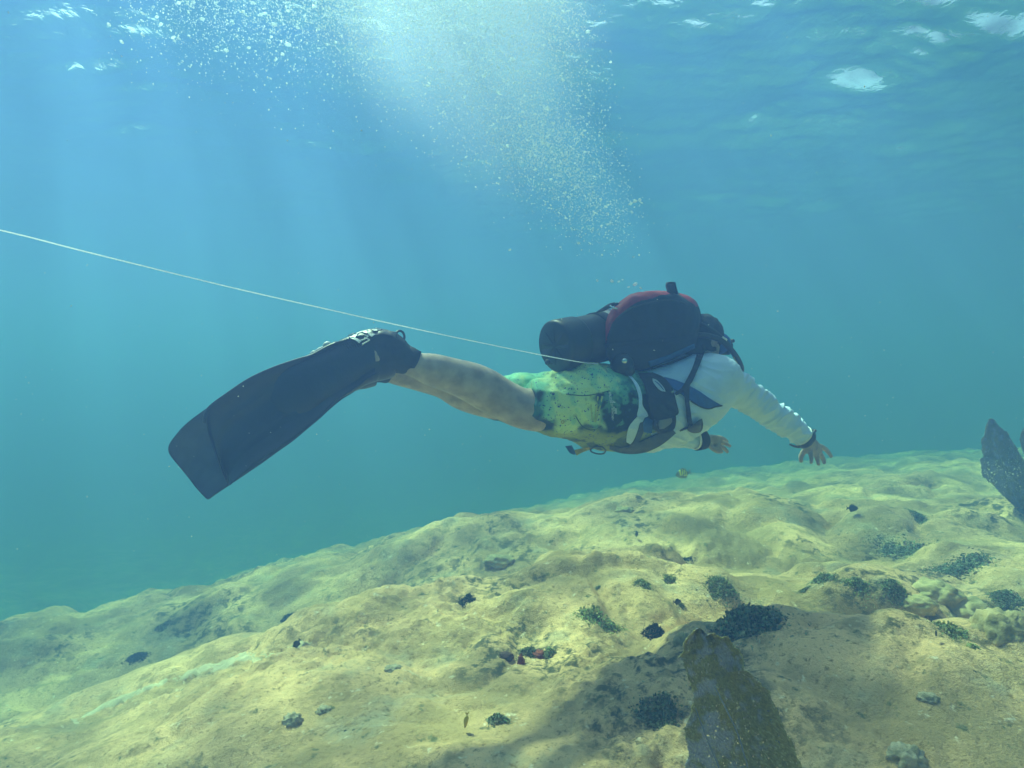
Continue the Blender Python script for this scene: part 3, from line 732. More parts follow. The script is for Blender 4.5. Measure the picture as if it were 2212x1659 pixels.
i_left = int(np.argmin(np.hypot(ol[:, 0] - 1303, ol[:, 1] - 752))); i_top = int(np.argmin(np.hypot(ol[:, 0] - 1455, ol[:, 1] - 630.5)))
i_a = int(np.argmin(np.hypot(ol[:, 0] - 1470, ol[:, 1] - 634))); i_b = int(np.argmin(np.hypot(ol[:, 0] - 1508, ol[:, 1] - 660)))
black, red1, red2 = [], [], []
for i in range(m_ - 1):
    for j in range(n):
        j2 = (j + 1) % n; q = (i * n + j, i * n + j2, (i + 1) * n + j2, (i + 1) * n + j); k, d = prof[i]
        t1 = ((j - i_left) % n) / ((i_top - i_left) % n); t2 = ((j - i_a) % n) / ((i_b - i_a) % n)
        if t1 < 1 and (d > -.02 or k > .97 - .25 * math.sin(math.pi * min(1, t1 * 1.02)) ** .7): red1.append(q)
        elif t2 < 1 and (d > -.02 or k > .97 - .07 * math.sin(math.pi * t2)): red2.append(q)
        else: black.append(q)
black.append(tuple(range(n))[::-1]); black.append(tuple((m_ - 1) * n + j for j in range(n)))
def compact(Fq):
    used = sorted({i for f in Fq for i in f}); mp = {a: b for b, a in enumerate(used)}
    return [V[i] for i in used], [tuple(mp[i] for i in f) for f in Fq]
pk = obj("side_panel", *compact(black), black_nyl, pack)
obj("top_panel", *compact(red1), red_nyl, pack)["label"] = "red top panel"
obj("end_panel", *compact(red2), red_nyl, pack)["label"] = "red end panel"
# grab loop standing up, zip line, compression strap
lc = W(1452, 624, 2.95)
V = []; Fc = []
lp = [(1446, 636), (1444, 626), (1441, 617), (1441, 612.5), (1448, 611.5), (1456, 612), (1457, 618), (1459, 626), (1462, 636)]
a_ = [W(u, v, 2.93) for u, v in lp]; b_ = [W(u, v, 2.975) for u, v in lp]
V, Fc = loft([(p_.lerp(q_, .5), .006, .022) for p_, q_ in zip(a_, b_)], 12); obj("grab_loop", V, Fc, black_nyl, pack)
obj("loop_cover", *box(W(1450.5, 624, 2.94), .026, .03, .044, Matrix.Rotation(R(-9), 3, 'Y')), black_nyl, pack)
PB = bvh_of([pk])
obj("zip", *tube([on(u, v, .003, PB) for u, v in [(1330, 690), (1352, 672), (1380, 660), (1410, 652), (1440, 648), (1470, 652), (1490, 664)]], .0028, 40), black_rub, pack)
obj("compression_strap", *sheet_on([(1300, 742), (1380, 735), (1460, 728), (1513, 722)], [(1300, 752), (1380, 745), (1460, 738), (1512, 731)], .002, .003, bv=PB, n=50, m=5), black_nyl, pack)
obj("base_trim", *sheet_on([(1400, 781), (1440, 768), (1500, 742)], [(1404, 793), (1446, 779), (1502, 752)], .001, .003, bv=PB, n=30, m=6), blue_nyl, pack)

# ---- buoyancy vest: pouch, straps, buckles, inflator hose
vest = empty("dive_harness", P(1420, 850, -.17), "black and blue dive harness buckled round the diver's white shirt", "harness")
pouch = obj("pouch", *sheet_on(c1((868, 690), (905, 760), (925, 850), (938, 930), (960, 985), (975, 1035), (1010, 1055)), c1((960, 685), (1035, 720), (1085, 790), (1108, 870), (1122, 938), (1096, 968), (1094, 1040)), .006, .014, .02, n=50, m=22), black_nyl, vest)
bpy.context.view_layer.update(); VB = bvh_of([pouch]); VBall = bvh_of([pouch, shirt, shorts, body])
obj("pouch_badge", *sheet_on(c1((958, 722), (962, 745), (985, 778), (1012, 800), (1040, 806)), c1((958, 722), (982, 730), (1012, 758), (1034, 788), (1040, 806)), .002, .0015, bv=VB, n=30, m=8, sm=0), pbr("badge_print", (.50, .56, .60), .6), pouch)
obj("badge_print", *sheet_on(c1((972, 740), (1000, 765), (1026, 796)), c1((976, 737), (1005, 760), (1030, 793)), .0042, .001, bv=VB, n=30, m=3, sm=0), pbr("badge_blue", (.03, .10, .25), .6), pouch)
obj("zip_pull", *box(on(*c1((1083, 805))[0], .012, VB), .011, .004, .005, Matrix.Rotation(R(-30), 3, 'Y')), steel, pouch)
# the open end of the pouch with a clear window, and the rim round it
obj("window", *sheet_on(c1((1000, 985), (992, 1005), (1002, 1040)), c1((1080, 968), (1078, 1000), (1030, 1036)), .004, .002, bv=VBall, n=16, m=10), pbr("window_vinyl", (.13, .15, .15), .35), pouch)
for pts in ([(975, 985), (972, 1010), (985, 1040), (1010, 1056), (1050, 1050), (1080, 1035), (1092, 1000), (1092, 965)],):
    obj("window_rim", *tube([on(u, v, .012, VBall) for u, v in c1(*pts)], .009, 40), black_nyl, pouch)
obj("chest_strap", *sheet_on(c1((1030, 712), (1120, 738), (1230, 790), (1320, 850), (1385, 888)), c1((1055, 765), (1120, 810), (1200, 865), (1280, 908), (1340, 905)), .004, .004, n=50, m=9), blue_nyl, vest)
obj("strap_edge", *tube([on(u, v, .006) for u, v in c1((1200, 865), (1260, 900), (1310, 912), (1350, 900), (1392, 893))], .0035, 30), black_nyl, vest)
obj("shoulder_strap", *sheet_on(c1((940, 660), (1060, 622), (1180, 572), (1235, 535)), c1((952, 668), (1070, 632), (1190, 582), (1240, 548)), .012, .004, n=40, m=6), black_nyl, vest)
obj("shoulder_strap", *sheet_on(c1((870, 668), (905, 660), (940, 655)), c1((880, 678), (912, 672), (945, 664)), .012, .004, n=20, m=5), blue_nyl, vest)
# dark webbing that crosses the chest, then hangs down to a quick-release buckle
obj("sternum_strap", *sheet_on(c1((1242, 520), (1232, 580), (1205, 660), (1170, 730), (1140, 780), (1095, 815)), c1((1290, 540), (1268, 600), (1240, 670), (1205, 745), (1165, 795), (1105, 830)), .010, .006, n=50, m=7), black_nyl, vest)
obj("hanging_strap", *sheet_on(c1((1150, 765), (1160, 860), (1170, 960), (1182, 1030)), c1((1192, 755), (1188, 850), (1200, 950), (1212, 1025)), .016, .005, n=40, m=6), black_nyl, vest)
bkl = obj("quick_release", *sheet_on(c1((1172, 1030), (1180, 1050), (1215, 1065), (1255, 1060)), c1((1196, 1022), (1222, 1005), (1245, 985), (1268, 972)), .020, .012, .006, n=20, m=12), black_rub, vest)
obj("strap_end", *sheet_on(c1((1255, 1060), (1270, 1040), (1275, 1010)), c1((1222, 1010), (1245, 990), (1268, 972)), .024, .004, n=14, m=8), black_nyl, bkl)
obj("strap_tip", *tube([on(u, v, .014) for u, v in c1((1130, 1050), (1158, 1038), (1180, 1030))], [.003, .005, .006], 12), black_rub, bkl)
# waist webbing under the belly
obj("waist_strap", *sheet_on(c1((690, 1140), (760, 1150), (830, 1135), (900, 1105), (980, 1070), (1075, 1030)), c1((690, 1165), (760, 1190), (845, 1195), (930, 1180), (1020, 1135), (1105, 1065)), .006, .005, n=50, m=8), grey_nyl, vest)
obj("waist_strap", *sheet_on(c1((880, 1000), (862, 1060), (835, 1120), (790, 1165)), c1((912, 990), (905, 1050), (880, 1110), (850, 1160)), .008, .004, n=30, m=7), grey_nyl, vest)
obj("crotch_strap", *sheet_on(c1((915, 960), (900, 1010), (905, 1060)), c1((962, 985), (958, 1030), (955, 1066)), .010, .004, n=24, m=6), blue_nyl, vest)
obj("webbing_ring", *tube([on(u, v, .012) for u, v in c1((570, 1168), (600, 1150), (640, 1150), (664, 1170), (655, 1190), (620, 1194), (580, 1182), (570, 1168))], .0032, 50), grey_nyl, vest)
obj("shoulder_ring", *torus(on(*c1((768, 606))[0], .03, BV), .030, .0055, Matrix.Rotation(R(-8), 3, 'Y') @ Matrix.Rotation(R(-50), 3, 'X'), arc=1.0), steel, vest)
ib = W(*c1((768, 640))[0], 2.78)
obj("inflator", *join([ball(ib, .05, .045, .05), tube([ib + Vector((-.02, .0, .03)), ib + Vector((.03, -.02, -.03))], [.03, .028])]), black_rub, vest)
obj("dump_valve", *ball(ib + Vector((.003, -.035, .015)), .014, .012, .014), steel, vest)
# small black ball on a cord behind the tank
bb = W(*c1((304, 622))[0], 2.70)
pull = obj("toggle_ball", *ball(bb, .012), black_rub, vest)
obj("toggle_cord", *tube([bb, W(*c1((335, 632))[0], 2.74), W(*c1((380, 640))[0], 2.80)], .0022), black_rub, pull)
# blue and yellow tabs hanging at the belly
obj("blue_tab", *sheet_on(c1((413, 1145), (440, 1185), (470, 1200)), c1((455, 1140), (468, 1165), (480, 1195)), .006, .003, n=14, m=8), blue_nyl, vest)
obj("yellow_tab", *sheet_on(c1((470, 1170), (490, 1165), (560, 1150)), c1((485, 1205), (520, 1185), (575, 1165)), .010, .003, n=18, m=7), yellow_nyl, vest)

# ---- swim fins
fin_up = [(800, 722), (770, 726), (740, 735), (714, 744), (674, 765), (638, 776), (592, 792), (541, 815), (491, 848), (459, 871), (447, 888), (445, 905), (448, 928), (455, 952), (463, 975), (473, 1004), (484, 1030), (495, 1049)]
fin_lo = [(812, 809), (803, 813), (790, 822), (775, 835), (746, 853), (717, 874), (681, 910), (645, 939), (610, 964), (580, 984), (556, 1000), (535, 1016), (520, 1029), (510, 1038), (503, 1043), (500, 1046), (497, 1048), (496, 1049)]
def fin(name, label, up_, lo_, dY, m, rail_m):
    A = spline(up_, 70); B = spline(lo_, 70); mm = 26; V = []; Fc = []; nA = 70
    root = empty(name, W(760, 770, 2.37 + dY), label, "swim fin", "swim fins")
    for side in (0, 1):
        for i in range(nA):
            s = i / (nA - 1)
            for j in range(mm):
                t = j / (mm - 1); u, v = A[i] * (1 - t) + B[i] * t
                y = 2.395 + (u - 800) * .00055 + dY - .05 * t + .035 * math.sin(math.pi * t)   # lower edge nearer, slightly scooped
                rail = .011 * (math.exp(-(t / .07) ** 2) + math.exp(-((1 - t) / .05) ** 2)) + .007 * math.exp(-((t - .30) / .02) ** 2) + .007 * math.exp(-((t - .5) / .018) ** 2) + .007 * math.exp(-((t - .72) / .02) ** 2)
                th = .004 + .010 * (1 - s) ** 2 + rail * (1 - .6 * s)
                V.append(W(u, v, y + (th if side else -th)))
    N = nA * mm
    for i in range(nA - 1):
        for j in range(mm - 1):
            q = (i * mm + j, (i + 1) * mm + j, (i + 1) * mm + j + 1, i * mm + j + 1); Fc.append(q); Fc.append(tuple(N + k for k in q[::-1]))
    rim = [i * mm for i in range(nA)] + [(nA - 1) * mm + j for j in range(1, mm)] + [i * mm + mm - 1 for i in range(nA - 2, -1, -1)] + [j for j in range(mm - 2, 0, -1)]
    for k in range(len(rim)):
        a, b = rim[k], rim[(k + 1) % len(rim)]; Fc.append((b, a, N + a, N + b))
    obj("blade", V, Fc, m, root)
    # upper rail with a rounded, sunlit back
    R_ = [W(u, v + 7, 2.395 + (u - 800) * .00055 + dY + .02) for u, v in A[10:46]]
    obj("rail", *loft([(c, px(9 - 5 * k / len(R_), 600), .034 - .018 * k / len(R_)) for k, c in enumerate(R_)], 16), rail_m, root)
    return root
near_fin = fin("swim_fin", "near black swim fin in front, broad blade facing the camera", fin_up, fin_lo, 0.0, fin_m, black_rub)
fu = [(760, 742), (720, 760), (690, 775), (650, 790), (610, 805), (570, 822), (530, 840), (490, 858), (459, 874), (435, 890), (412, 907), (394, 923), (380, 939), (370, 952), (364, 964), (364, 976), (372, 990), (394, 1014)]
fl = [(775, 838), (760, 850), (740, 862), (715, 882), (690, 905), (660, 930), (630, 955), (600, 976), (570, 998), (545, 1015), (520, 1032), (505, 1042), (490, 1052), (475, 1062), (462, 1071), (450, 1079), (440, 1072), (420, 1050)]
far_fin = fin("swim_fin", "far swim fin behind the near one, only its grey blue tip showing", fu, fl, .17, fin2_m, black_rub)
# foot pocket, strap and buckle of the near fin (the far one hides its own)
for rt, dY, du, dv in ((near_fin, -.02, 0, 0), (far_fin, .16, -38, 22)):
    fp = obj("foot_pocket", *limb([(842 + du, 768 + dv, dY + .02, 48, .8), (822 + du, 770 + dv, dY + .02, 52, .75), (800 + du, 771 + dv, dY + .02, 55, .72), (770 + du, 780 + dv, dY + .02, 56, .66), (735 + du, 798 + dv, dY + .02, 56, .52), (690 + du, 820 + dv, dY + .025, 56, .36), (640 + du, 846 + dv, dY + .04, 56, .2), (590 + du, 872 + dv, dY + .075, 40, .1)], 44, 36), fin_m, rt)
bpy.context.view_layer.update()
FPn = [o for o in near_fin.children if o.name.startswith("foot_pocket")][0]
FB = bvh_of([FPn, boot_n])
def z3(x, y): return (669.3 + .118 * x, 692 + .118 * y)
def plate(a, b, name, m=white_pl, off=.012, th=.006): return obj(name, *sheet_on([z3(*q) for q in a], [z3(*q) for q in b], off, th, bv=FB, n=14, m=8, sm=1, curve=False), m, strap)
strap = obj("heel_strap", *sheet_on([z3(730, 280), z3(960, 190), z3(1180, 150), z3(1400, 170), z3(1600, 240)], [z3(900, 420), z3(1100, 330), z3(1300, 260), z3(1480, 280), z3(1580, 330)], .004, .005, bv=FB, n=30, m=10), black_rub, near_fin)
plate([(690, 272), (790, 228), (890, 232)], [(735, 312), (800, 312), (838, 308)], "buckle_plate")
plate([(730, 315), (830, 310), (950, 378)], [(745, 330), (830, 362), (903, 420)], "buckle_plate")
plate([(950, 202), (1062, 163)], [(1000, 226), (1054, 236)], "buckle_plate")
plate([(1056, 236), (1130, 240), (1205, 252)], [(1070, 256), (1100, 282), (1130, 306)], "buckle_plate")
plate([(1128, 172), (1215, 132), (1322, 155)], [(1180, 190), (1220, 192), (1300, 168)], "buckle_plate")
for pts in ([(810, 292), (880, 245), (960, 218), (1040, 235)], [(850, 300), (940, 275), (1060, 275)], [(910, 372), (1000, 345), (1070, 285)], [(962, 436), (1030, 400), (1095, 360)], [(1000, 316), (1050, 335), (1090, 358)]):
    obj("buckle_strut", *tube([on(*z3(*q), .011, FB) for q in pts], .0024, 20), white_pl, strap)
# white tubes stand in for the highlight along the rail of the blade
for a in ([(20, 622), (70, 600), (100, 590)], [(105, 588), (180, 545), (268, 500)], [(268, 488), (310, 455), (360, 440)]):
    obj("rail_highlight", *tube([W(z3(*q)[0], z3(*q)[1] - 1, 2.365) for q in a], [.006, .008, .006] if a[0][0] < 200 else [.009, .012, .009], 14), white_pl, near_fin)
# corrugated gaiter over the instep
for k in range(8):
    x = 540 + 45 * k; a = [(x, 395 - 20 * k), (x + 90, 440 - 10 * k), (x + 160, 520 - 8 * k)]
    obj("gaiter_ridge", *tube([on(*z3(*q), .001, FB) for q in a], .0026, 14), black_rub, FPn)

# ---- white line towing from beyond the picture to the swimmer's back
lp = [(-1100, 265, 1.15), (-500, 385, 1.4), (0, 497, 1.75), (200, 547.5, 1.92), (500, 621, 2.2), (700, 666.5, 2.3), (886, 708, 2.40), (1100, 753, 2.50), (1240, 780, 2.57), (1292, 786, 2.66)]
ln = obj("towed_line", *tube([W(*q) for q in lp], [.0014, .0016, .0018, .0019, .0020, .0020, .0019, .0018, .0017, .0016], 160, 8), pbr("white_cord", (.93, .94, .95), .5), None)
_m = ln.data.materials[0]; _n = _m.node_tree.nodes; _t = _n.new("ShaderNodeBsdfTranslucent"); _t.inputs["Color"].default_value = (.95, .97, 1, 1)
_x = _n.new("ShaderNodeMixShader"); _x.inputs["Fac"].default_value = .6
_m.node_tree.links.new(_n["Principled BSDF"].outputs[0], _x.inputs[1]); _m.node_tree.links.new(_t.outputs[0], _x.inputs[2]); _m.node_tree.links.new(_x.outputs[0], _n["Material Output"].inputs["Surface"])
tag(ln, "thin white line stretched from the left edge to the diver's back", "line")

# ================================================================== REEF LIFE
def gnd(x, y): return float(height(np.array([x]), np.array([y]))[0])
def attr_mat(name, rough=.9, bump=.002, bscale=200, translucent=0.0):
    m, n, l = mat(name); b = n["Principled BSDF"]; b.inputs["Roughness"].default_value = rough; b.inputs["Specular IOR Level"].default_value = .15
    at = n.new("ShaderNodeAttribute"); at.attribute_name = "tint"; l.new(at.outputs["Color"], b.inputs["Base Color"])
    tc = n.new("ShaderNodeTexCoord"); nb = n.new("ShaderNodeTexNoise"); nb.inputs["Scale"].default_value = bscale; l.new(tc.outputs["Object"], nb.inputs["Vector"])
    bp = n.new("ShaderNodeBump"); bp.inputs["Distance"].default_value = bump; l.new(nb.outputs["Fac"], bp.inputs["Height"]); l.new(bp.outputs["Normal"], b.inputs["Normal"])
    if translucent:
        t = n.new("ShaderNodeBsdfTranslucent"); l.new(at.outputs["Color"], t.inputs["Color"]); mx = n.new("ShaderNodeMixShader"); mx.inputs["Fac"].default_value = translucent
        l.new(b.outputs[0], mx.inputs[1]); l.new(t.outputs[0], mx.inputs[2]); l.new(mx.outputs[0], n["Material Output"].inputs["Surface"])
    return m
def tint(o, col):
    a = o.data.color_attributes.new("tint", 'FLOAT_COLOR', 'POINT'); n = len(o.data.vertices)
    a.data.foreach_set("color", np.hstack([col, np.ones((n, 1))]).astype(float).ravel())

# ---- sea fans: a net of fine branches with ragged edges and a midrib
fan_m = attr_mat("sea_fan", .9, .003, 300, .45)
def sea_fan(left, right, Yf, cell, label, ribs, holes=.40, dark=1.0, seed=0, lean=0.0, wrap=.05):
    n_ = 170; m_ = 90
    A = resample(left, n_); B = resample(right, n_); r = np.random.RandomState(seed)
    t = np.linspace(0, 1, m_); G = A[:, None] * (1 - t)[None, :, None] + B[:, None] * t[None, :, None]
    s = np.linspace(0, 1, n_)[:, None]
    jig = r.normal(0, .9, G.shape); G = G + jig
    Y = Yf + lean * (1 - s) + wrap * np.sin(t * 2.6 + s * 2.0) * .6 + .012 * np.sin(t * 9 + s * 5)
    pts = [W(G[i, j, 0], G[i, j, 1], Y[i, j]) for i in range(n_) for j in range(m_)]
    P3 = np.array(pts); nz = fbm(P3 * 26 + seed, 3); fine = r.rand(n_ * m_)
    edge = np.minimum(np.minimum(t, 1 - t)[None, :] * m_, (np.arange(n_) + 1)[:, None])
    Fc = []; V = []
    keep = np.zeros((n_ - 1, m_ - 1), bool)
    for i in range(n_ - 1):
        for j in range(m_ - 1):
            e = edge[i, j]; k = i * m_ + j
            rag = 4.5 * (nz[k] + .35)
            keep[i, j] = (e > rag * .4) and (fine[k] > (holes if e > 4 else holes * .8)) or (j % 15 == 7 and e > 5)
    th = .0032
    idx = {}
    V = pts + [p + Vector((0, th, 0)) for p in pts]; N = n_ * m_
    for i in range(n_ - 1):
        for j in range(m_ - 1):
            if keep[i, j]:
                q = (i * m_ + j, (i + 1) * m_ + j, (i + 1) * m_ + j + 1, i * m_ + j + 1)
                Fc.append(q); Fc.append(tuple(N + k for k in q[::-1]))
                for (a, b, di, dj) in ((0, 1, 0, -1), (1, 2, 1, 0), (2, 3, 0, 1), (3, 0, -1, 0)):
                    ii, jj = i + di, j + dj
                    if not (0 <= ii < n_ - 1 and 0 <= jj < m_ - 1 and keep[ii, jj]): Fc.append((q[b], q[a], N + q[a], N + q[b]))
    base = W(*((A[-1] + B[-1]) / 2), Yf); base.z = gnd(base.x, base.y)
    root = empty("sea_fan", base, label, "sea fan")
    o = obj("blade", V, Fc, fan_m, root, smooth=False)
    sv = np.repeat(s, m_, 1).ravel(); tv = np.repeat(t[None, :], n_, 0).ravel()
    olive = np.array([.40, .34, .13]); lilac = np.array([.47, .43, .48]); pale = np.array([.74, .66, .36])
    w = sstep(.0, .35, nz * .6 + (.62 - tv) * .9 * sstep(.25, .6, sv)); w = w[:, None]
    col = olive * (1 - w) + lilac * w
    sp = (r.rand(n_ * m_) < (.03 + .16 * sstep(.4, .6, sv) + .3 * (edge.ravel() < 3)))[:, None] * r.uniform(.15, .8, (n_ * m_, 1))
    col = (col * (1 - sp) + pale * sp) * r.uniform(.7, 1.25, (n_ * m_, 1)) * dark
    tint(o, np.vstack([col, col]))
    for k, rb in enumerate(ribs):
        obj("rib", *tube([W(u, v, Yf + dy - .006) for u, v, dy in rb], [.0012] + [.0022] * (len(rb) - 2) + [.004], 40), pbr("fan_rib", (.24, .24, .30), .8, var=.3, vscale=60), root)
    e0, e1_ = (A[-1] + B[-1]) / 2, base
    obj("holdfast", *tube([W(*e0, Yf), (W(*e0, Yf) + base) * .5, base - Vector((0, 0, .03))], [.02, .024, .034], 16, 12), pbr("fan_stem", (.10, .09, .08), .9, var=.3, vscale=50, bump=.003), root)
    return root
def s5(*p): return [(1418 + .19655 * x, 1333 + .19655 * y) for x, y in p]
sea_fan(s5((470, 120), (420, 140), (340, 225), (285, 310), (300, 380), (240, 440), (285, 505), (340, 660), (390, 800), (402, 930), (378, 1050), (312, 1200), (320, 1330), (330, 1500), (300, 1640), (330, 1900), (560, 2300), (700, 2560)),
        s5((480, 118), (520, 150), (560, 200), (640, 180), (720, 232), (790, 210), (850, 315), (922, 372), (965, 470), (962, 590), (1010, 602), (1100, 670), (1180, 770), (1252, 822), (1262, 890), (1320, 1000), (1380, 1160), (1480, 1350), (1550, 1510), (1620, 1680), (1600, 1900), (1250, 2300), (820, 2560)),
        1.62, 1, "large olive and lilac sea fan standing in front at the bottom edge", [[(*s5((640, 760))[0], 0), (*s5((760, 1000))[0], 0), (*s5((880, 1250))[0], 0), (*s5((960, 1500))[0], 0), (*s5((1000, 1760))[0], 0), (*s5((860, 2300))[0], 0)],
        [(*s5((430, 1000))[0], .02), (*s5((560, 1350))[0], .02), (*s5((700, 1700))[0], .01), (*s5((800, 2200))[0], 0)]], .07, 1.0, 5, .06, .05)
def s4(*p): return [(2042 + .1538 * x, 879 + .1538 * y) for x, y in p]
sea_fan(s4((640, 165), (600, 200), (570, 280), (545, 420), (502, 450), (510, 600), (530, 700), (560, 765), (500, 715), (475, 740), (500, 860), (515, 980), (620, 1060), (760, 1200), (900, 1330), (1000, 1420)),
        s4((650, 164), (700, 190), (740, 262), (800, 312), (870, 352), (922, 450), (1000, 570), (1062, 680), (1150, 800), (1260, 900), (1340, 1000), (1380, 1100), (1330, 1200), (1250, 1300), (1180, 1370), (1120, 1420)),
        ground_at(2196, 1105).y, 1, "hazy dark sea fan with notched left edge at the right edge", [[(*s4((700, 500))[0], 0), (*s4((830, 900))[0], 0), (*s4((1040, 1400))[0], 0)]], .12, .9, 8, .1, .1)
sea_fan(s4((1120, 300), (1070, 350), (1050, 450), (1075, 600), (1120, 700), (1150, 800), (1180, 1000), (1220, 1200), (1260, 1380)),
        s4((1140, 300), (1220, 360), (1330, 480), (1420, 640), (1460, 800), (1440, 1000), (1380, 1200), (1300, 1300), (1290, 1380)),
        ground_at(2230, 1095).y + .2, 1, "second hazy sea fan cut by the right edge behind the notched one", [[(*s4((1200, 500))[0], 0), (*s4((1270, 1300))[0], 0)]], .12, .9, 12, .05, .1)

# ---- clumps of bushy algae
alg_m = attr_mat("bushy_algae", .9, .002, 260, .5)
ico = bmesh.new(); bmesh.ops.create_icosphere(ico, subdivisions=1, radius=1); ico.verts.index_update()
IV = np.array([v.co for v in ico.verts]); IF = np.array([[v.index for v in f.verts] for f in ico.faces]); ico.free()
def clump(u, v, w, h, label, n=None, col=(.035, .065, .035), sparse=0.0, name="algae_clump", cat="algae", seed=None, leaf=.0046, group="algae clumps on the reef"):
    c = ground_at(u, v + h * .35); k = c.y / F; rx = w * .5 * k; rz = h * .5 * k; ry = max(rx * .8, rz * .8)
    r = np.random.RandomState(seed if seed is not None else int(u * 7 + v)); n = n or int(np.clip(800 * (rx / .05) ** 1.3, 400, 3200))
    V = []; Fc = []; cols = []; b = 0; col = np.array(col) * r.uniform(.75, 1.25)
    lobes = [(r.normal(0, .42, 2), r.uniform(.35, .6)) for _ in range(7)]
    for i in range(n):
        lc, lr = lobes[r.randint(7)]
        d = r.normal(size=3); d /= np.linalg.norm(d); d[2] = abs(d[2])
        g2 = r.normal(0, .42, 2); q = np.array([lc[0] + g2[0] * lr * 1.3, lc[1] + g2[1] * lr * 1.3, 0]); hh = r.rand() * lr * 1.5 * math.exp(-2.2 * float(q[0] ** 2 + q[1] ** 2))
        if i % 9 == 0: q[:2] = r.normal(0, .62, 2); hh = .04
        if r.rand() < sparse and abs(lc[0]) < .3: continue
        p = np.array([c.x + q[0] * rx, c.y + q[1] * ry, 0]); p[2] = gnd_fast(p[0], p[1], c) + hh * rz * 1.1 - .006
        s_ = leaf * r.uniform(.6, 1.5) * (.7 + .3 * rx / .06)
        M = np.linalg.qr(r.normal(size=(3, 3)))[0]
        blob = IV * np.array([1, .75, .28]) * s_ * (1 + .25 * r.normal(size=(12, 1)))
        V.append(blob @ M.T + p); Fc.append(IF + b); b += 12
        cols.append(np.tile(np.array(col) * r.uniform(.45, 1.7) * np.array([r.uniform(.8, 1.3), 1, r.uniform(.8, 1.2)]), (12, 1)))
    V = np.vstack(V); Fc = np.vstack(Fc)
    o = obj(name, V, Fc.tolist(), alg_m, smooth=False); tint(o, np.vstack(cols)); tag(o, label, cat, group)
    return o
_gc = {}
def gnd_fast(x, y, c):
    key = (round(c.x, 3), round(c.y, 3))
    if key not in _gc:
        gx = np.linspace(c.x - .6, c.x + .6, 61); gy = np.linspace(c.y - .6, c.y + .6, 61); GX, GY = np.meshgrid(gx, gy, indexing='ij')
        _gc[key] = (gx, gy, height(GX, GY).reshape(61, 61))
    gx, gy, H = _gc[key]; i = int(np.clip((x - gx[0]) / .02, 0, 59)); j = int(np.clip((y - gy[0]) / .02, 0, 59))
    fx = np.clip((x - gx[i]) / .02, 0, 1); fy = np.clip((y - gy[j]) / .02, 0, 1)
    return H[i, j] * (1 - fx) * (1 - fy) + H[i + 1, j] * fx * (1 - fy) + H[i, j + 1] * (1 - fx) * fy + H[i + 1, j + 1] * fx * fy
G1 = (.40, .44, .24); G2 = (.33, .37, .23); G3 = (.44, .47, .23)
for a in (
 (1775, 1238, 62, 42, "round dark green algae ball, rightmost but two in the row behind the shadow", G2, 0),
 (1853, 1254, 62, 46, "dark green algae clump between the round ball and the pale coral lumps", G1, 0),
 (1932, 1262, 66, 48, "green algae clump touching the pale coral lumps on the right", G1, .1),
 (1556, 1256, 84, 32, "wide low dark algae clump in the middle of the row on the ridge", G1, 0),
 (1448, 1249, 44, 26, "small green algae clump left of the wide one on the ridge", G3, 0),
 (1386, 1256, 52, 22, "light green algae tuft trailing along the ridge, upper of two", G3, 0),
 (1292, 1268, 18, 12, "tiny round dark algae tuft at the left end of the ridge row", G2, 0),
 (1300, 1318, 104, 70, "broken ring of algae round a bare orange patch", G3, .75),
 (1610, 1322, 170, 84, "largest blackish algae bed in the shaded hollow behind the big sea fan", G2, .1),
 (1475, 1302, 22, 26, "small upright dark tuft beside the broken algae ring", G2, 0),
 (1412, 1350, 58, 42, "round grey green algae mound left of the big sea fan tip", (.05, .07, .06), 0),
 (1140, 1398, 70, 44, "dark algae tuft growing over the red sponges", G2, .2),
 (1185, 1400, 38, 44, "thin dark algae tuft right of the red sponges", G2, .3),
 (1740, 1270, 36, 14, "low dark algae patch below the round algae ball", G2, 0),
 (2048, 1345, 88, 56, "bright green algae bed between pale coral lumps near the right edge", G3, .2),
 (2102, 1390, 46, 24, "small green algae patch low near the right edge", G3, 0),
 (1425, 1500, 110, 90, "dark tuft standing in for shade in the hole beside the big sea fan", G2, .1),  # no hollow modelled here; dark leaves take the place of its shade
 (1012, 1285, 54, 34, "dark tuft standing in for shade in the notch of the middle ridge", (.05, .075, .06), .2),  # shade of the ridge notch put into the leaf colour
 (1075, 1545, 66, 44, "dark tuft standing in for shade of the small cave at the bottom centre", G2, .1),  # dark leaves replace the shade inside the cave
 (350, 1350, 44, 14, "hazy dark algae patch on the far left slope", G2, 0),
 (300, 1413, 58, 24, "grey algae patch on the left slope under the far one", (.05, .07, .06), .1),
 (1960, 1180, 130, 26, "long dark algae streak on the upper right slope", G2, .3),
 (2080, 1215, 150, 34, "mottled dark algae bed on the right slope", G2, .35),
 (2180, 1290, 90, 40, "dark algae bed at the right edge above the coral lumps", G2, .3),
 (1990, 1120, 60, 16, "hazy dark algae patch under the notched sea fan", G2, .2),
 (1480, 1205, 40, 10, "faint algae smear on the middle slope", (.06, .08, .05), .2),
 (620, 1330, 40, 14, "faint algae smear in the valley behind the sand streak", (.09, .11, .07), .2)):
    clump(a[0], a[1], a[2], a[3], a[4], col=a[5], sparse=a[6])

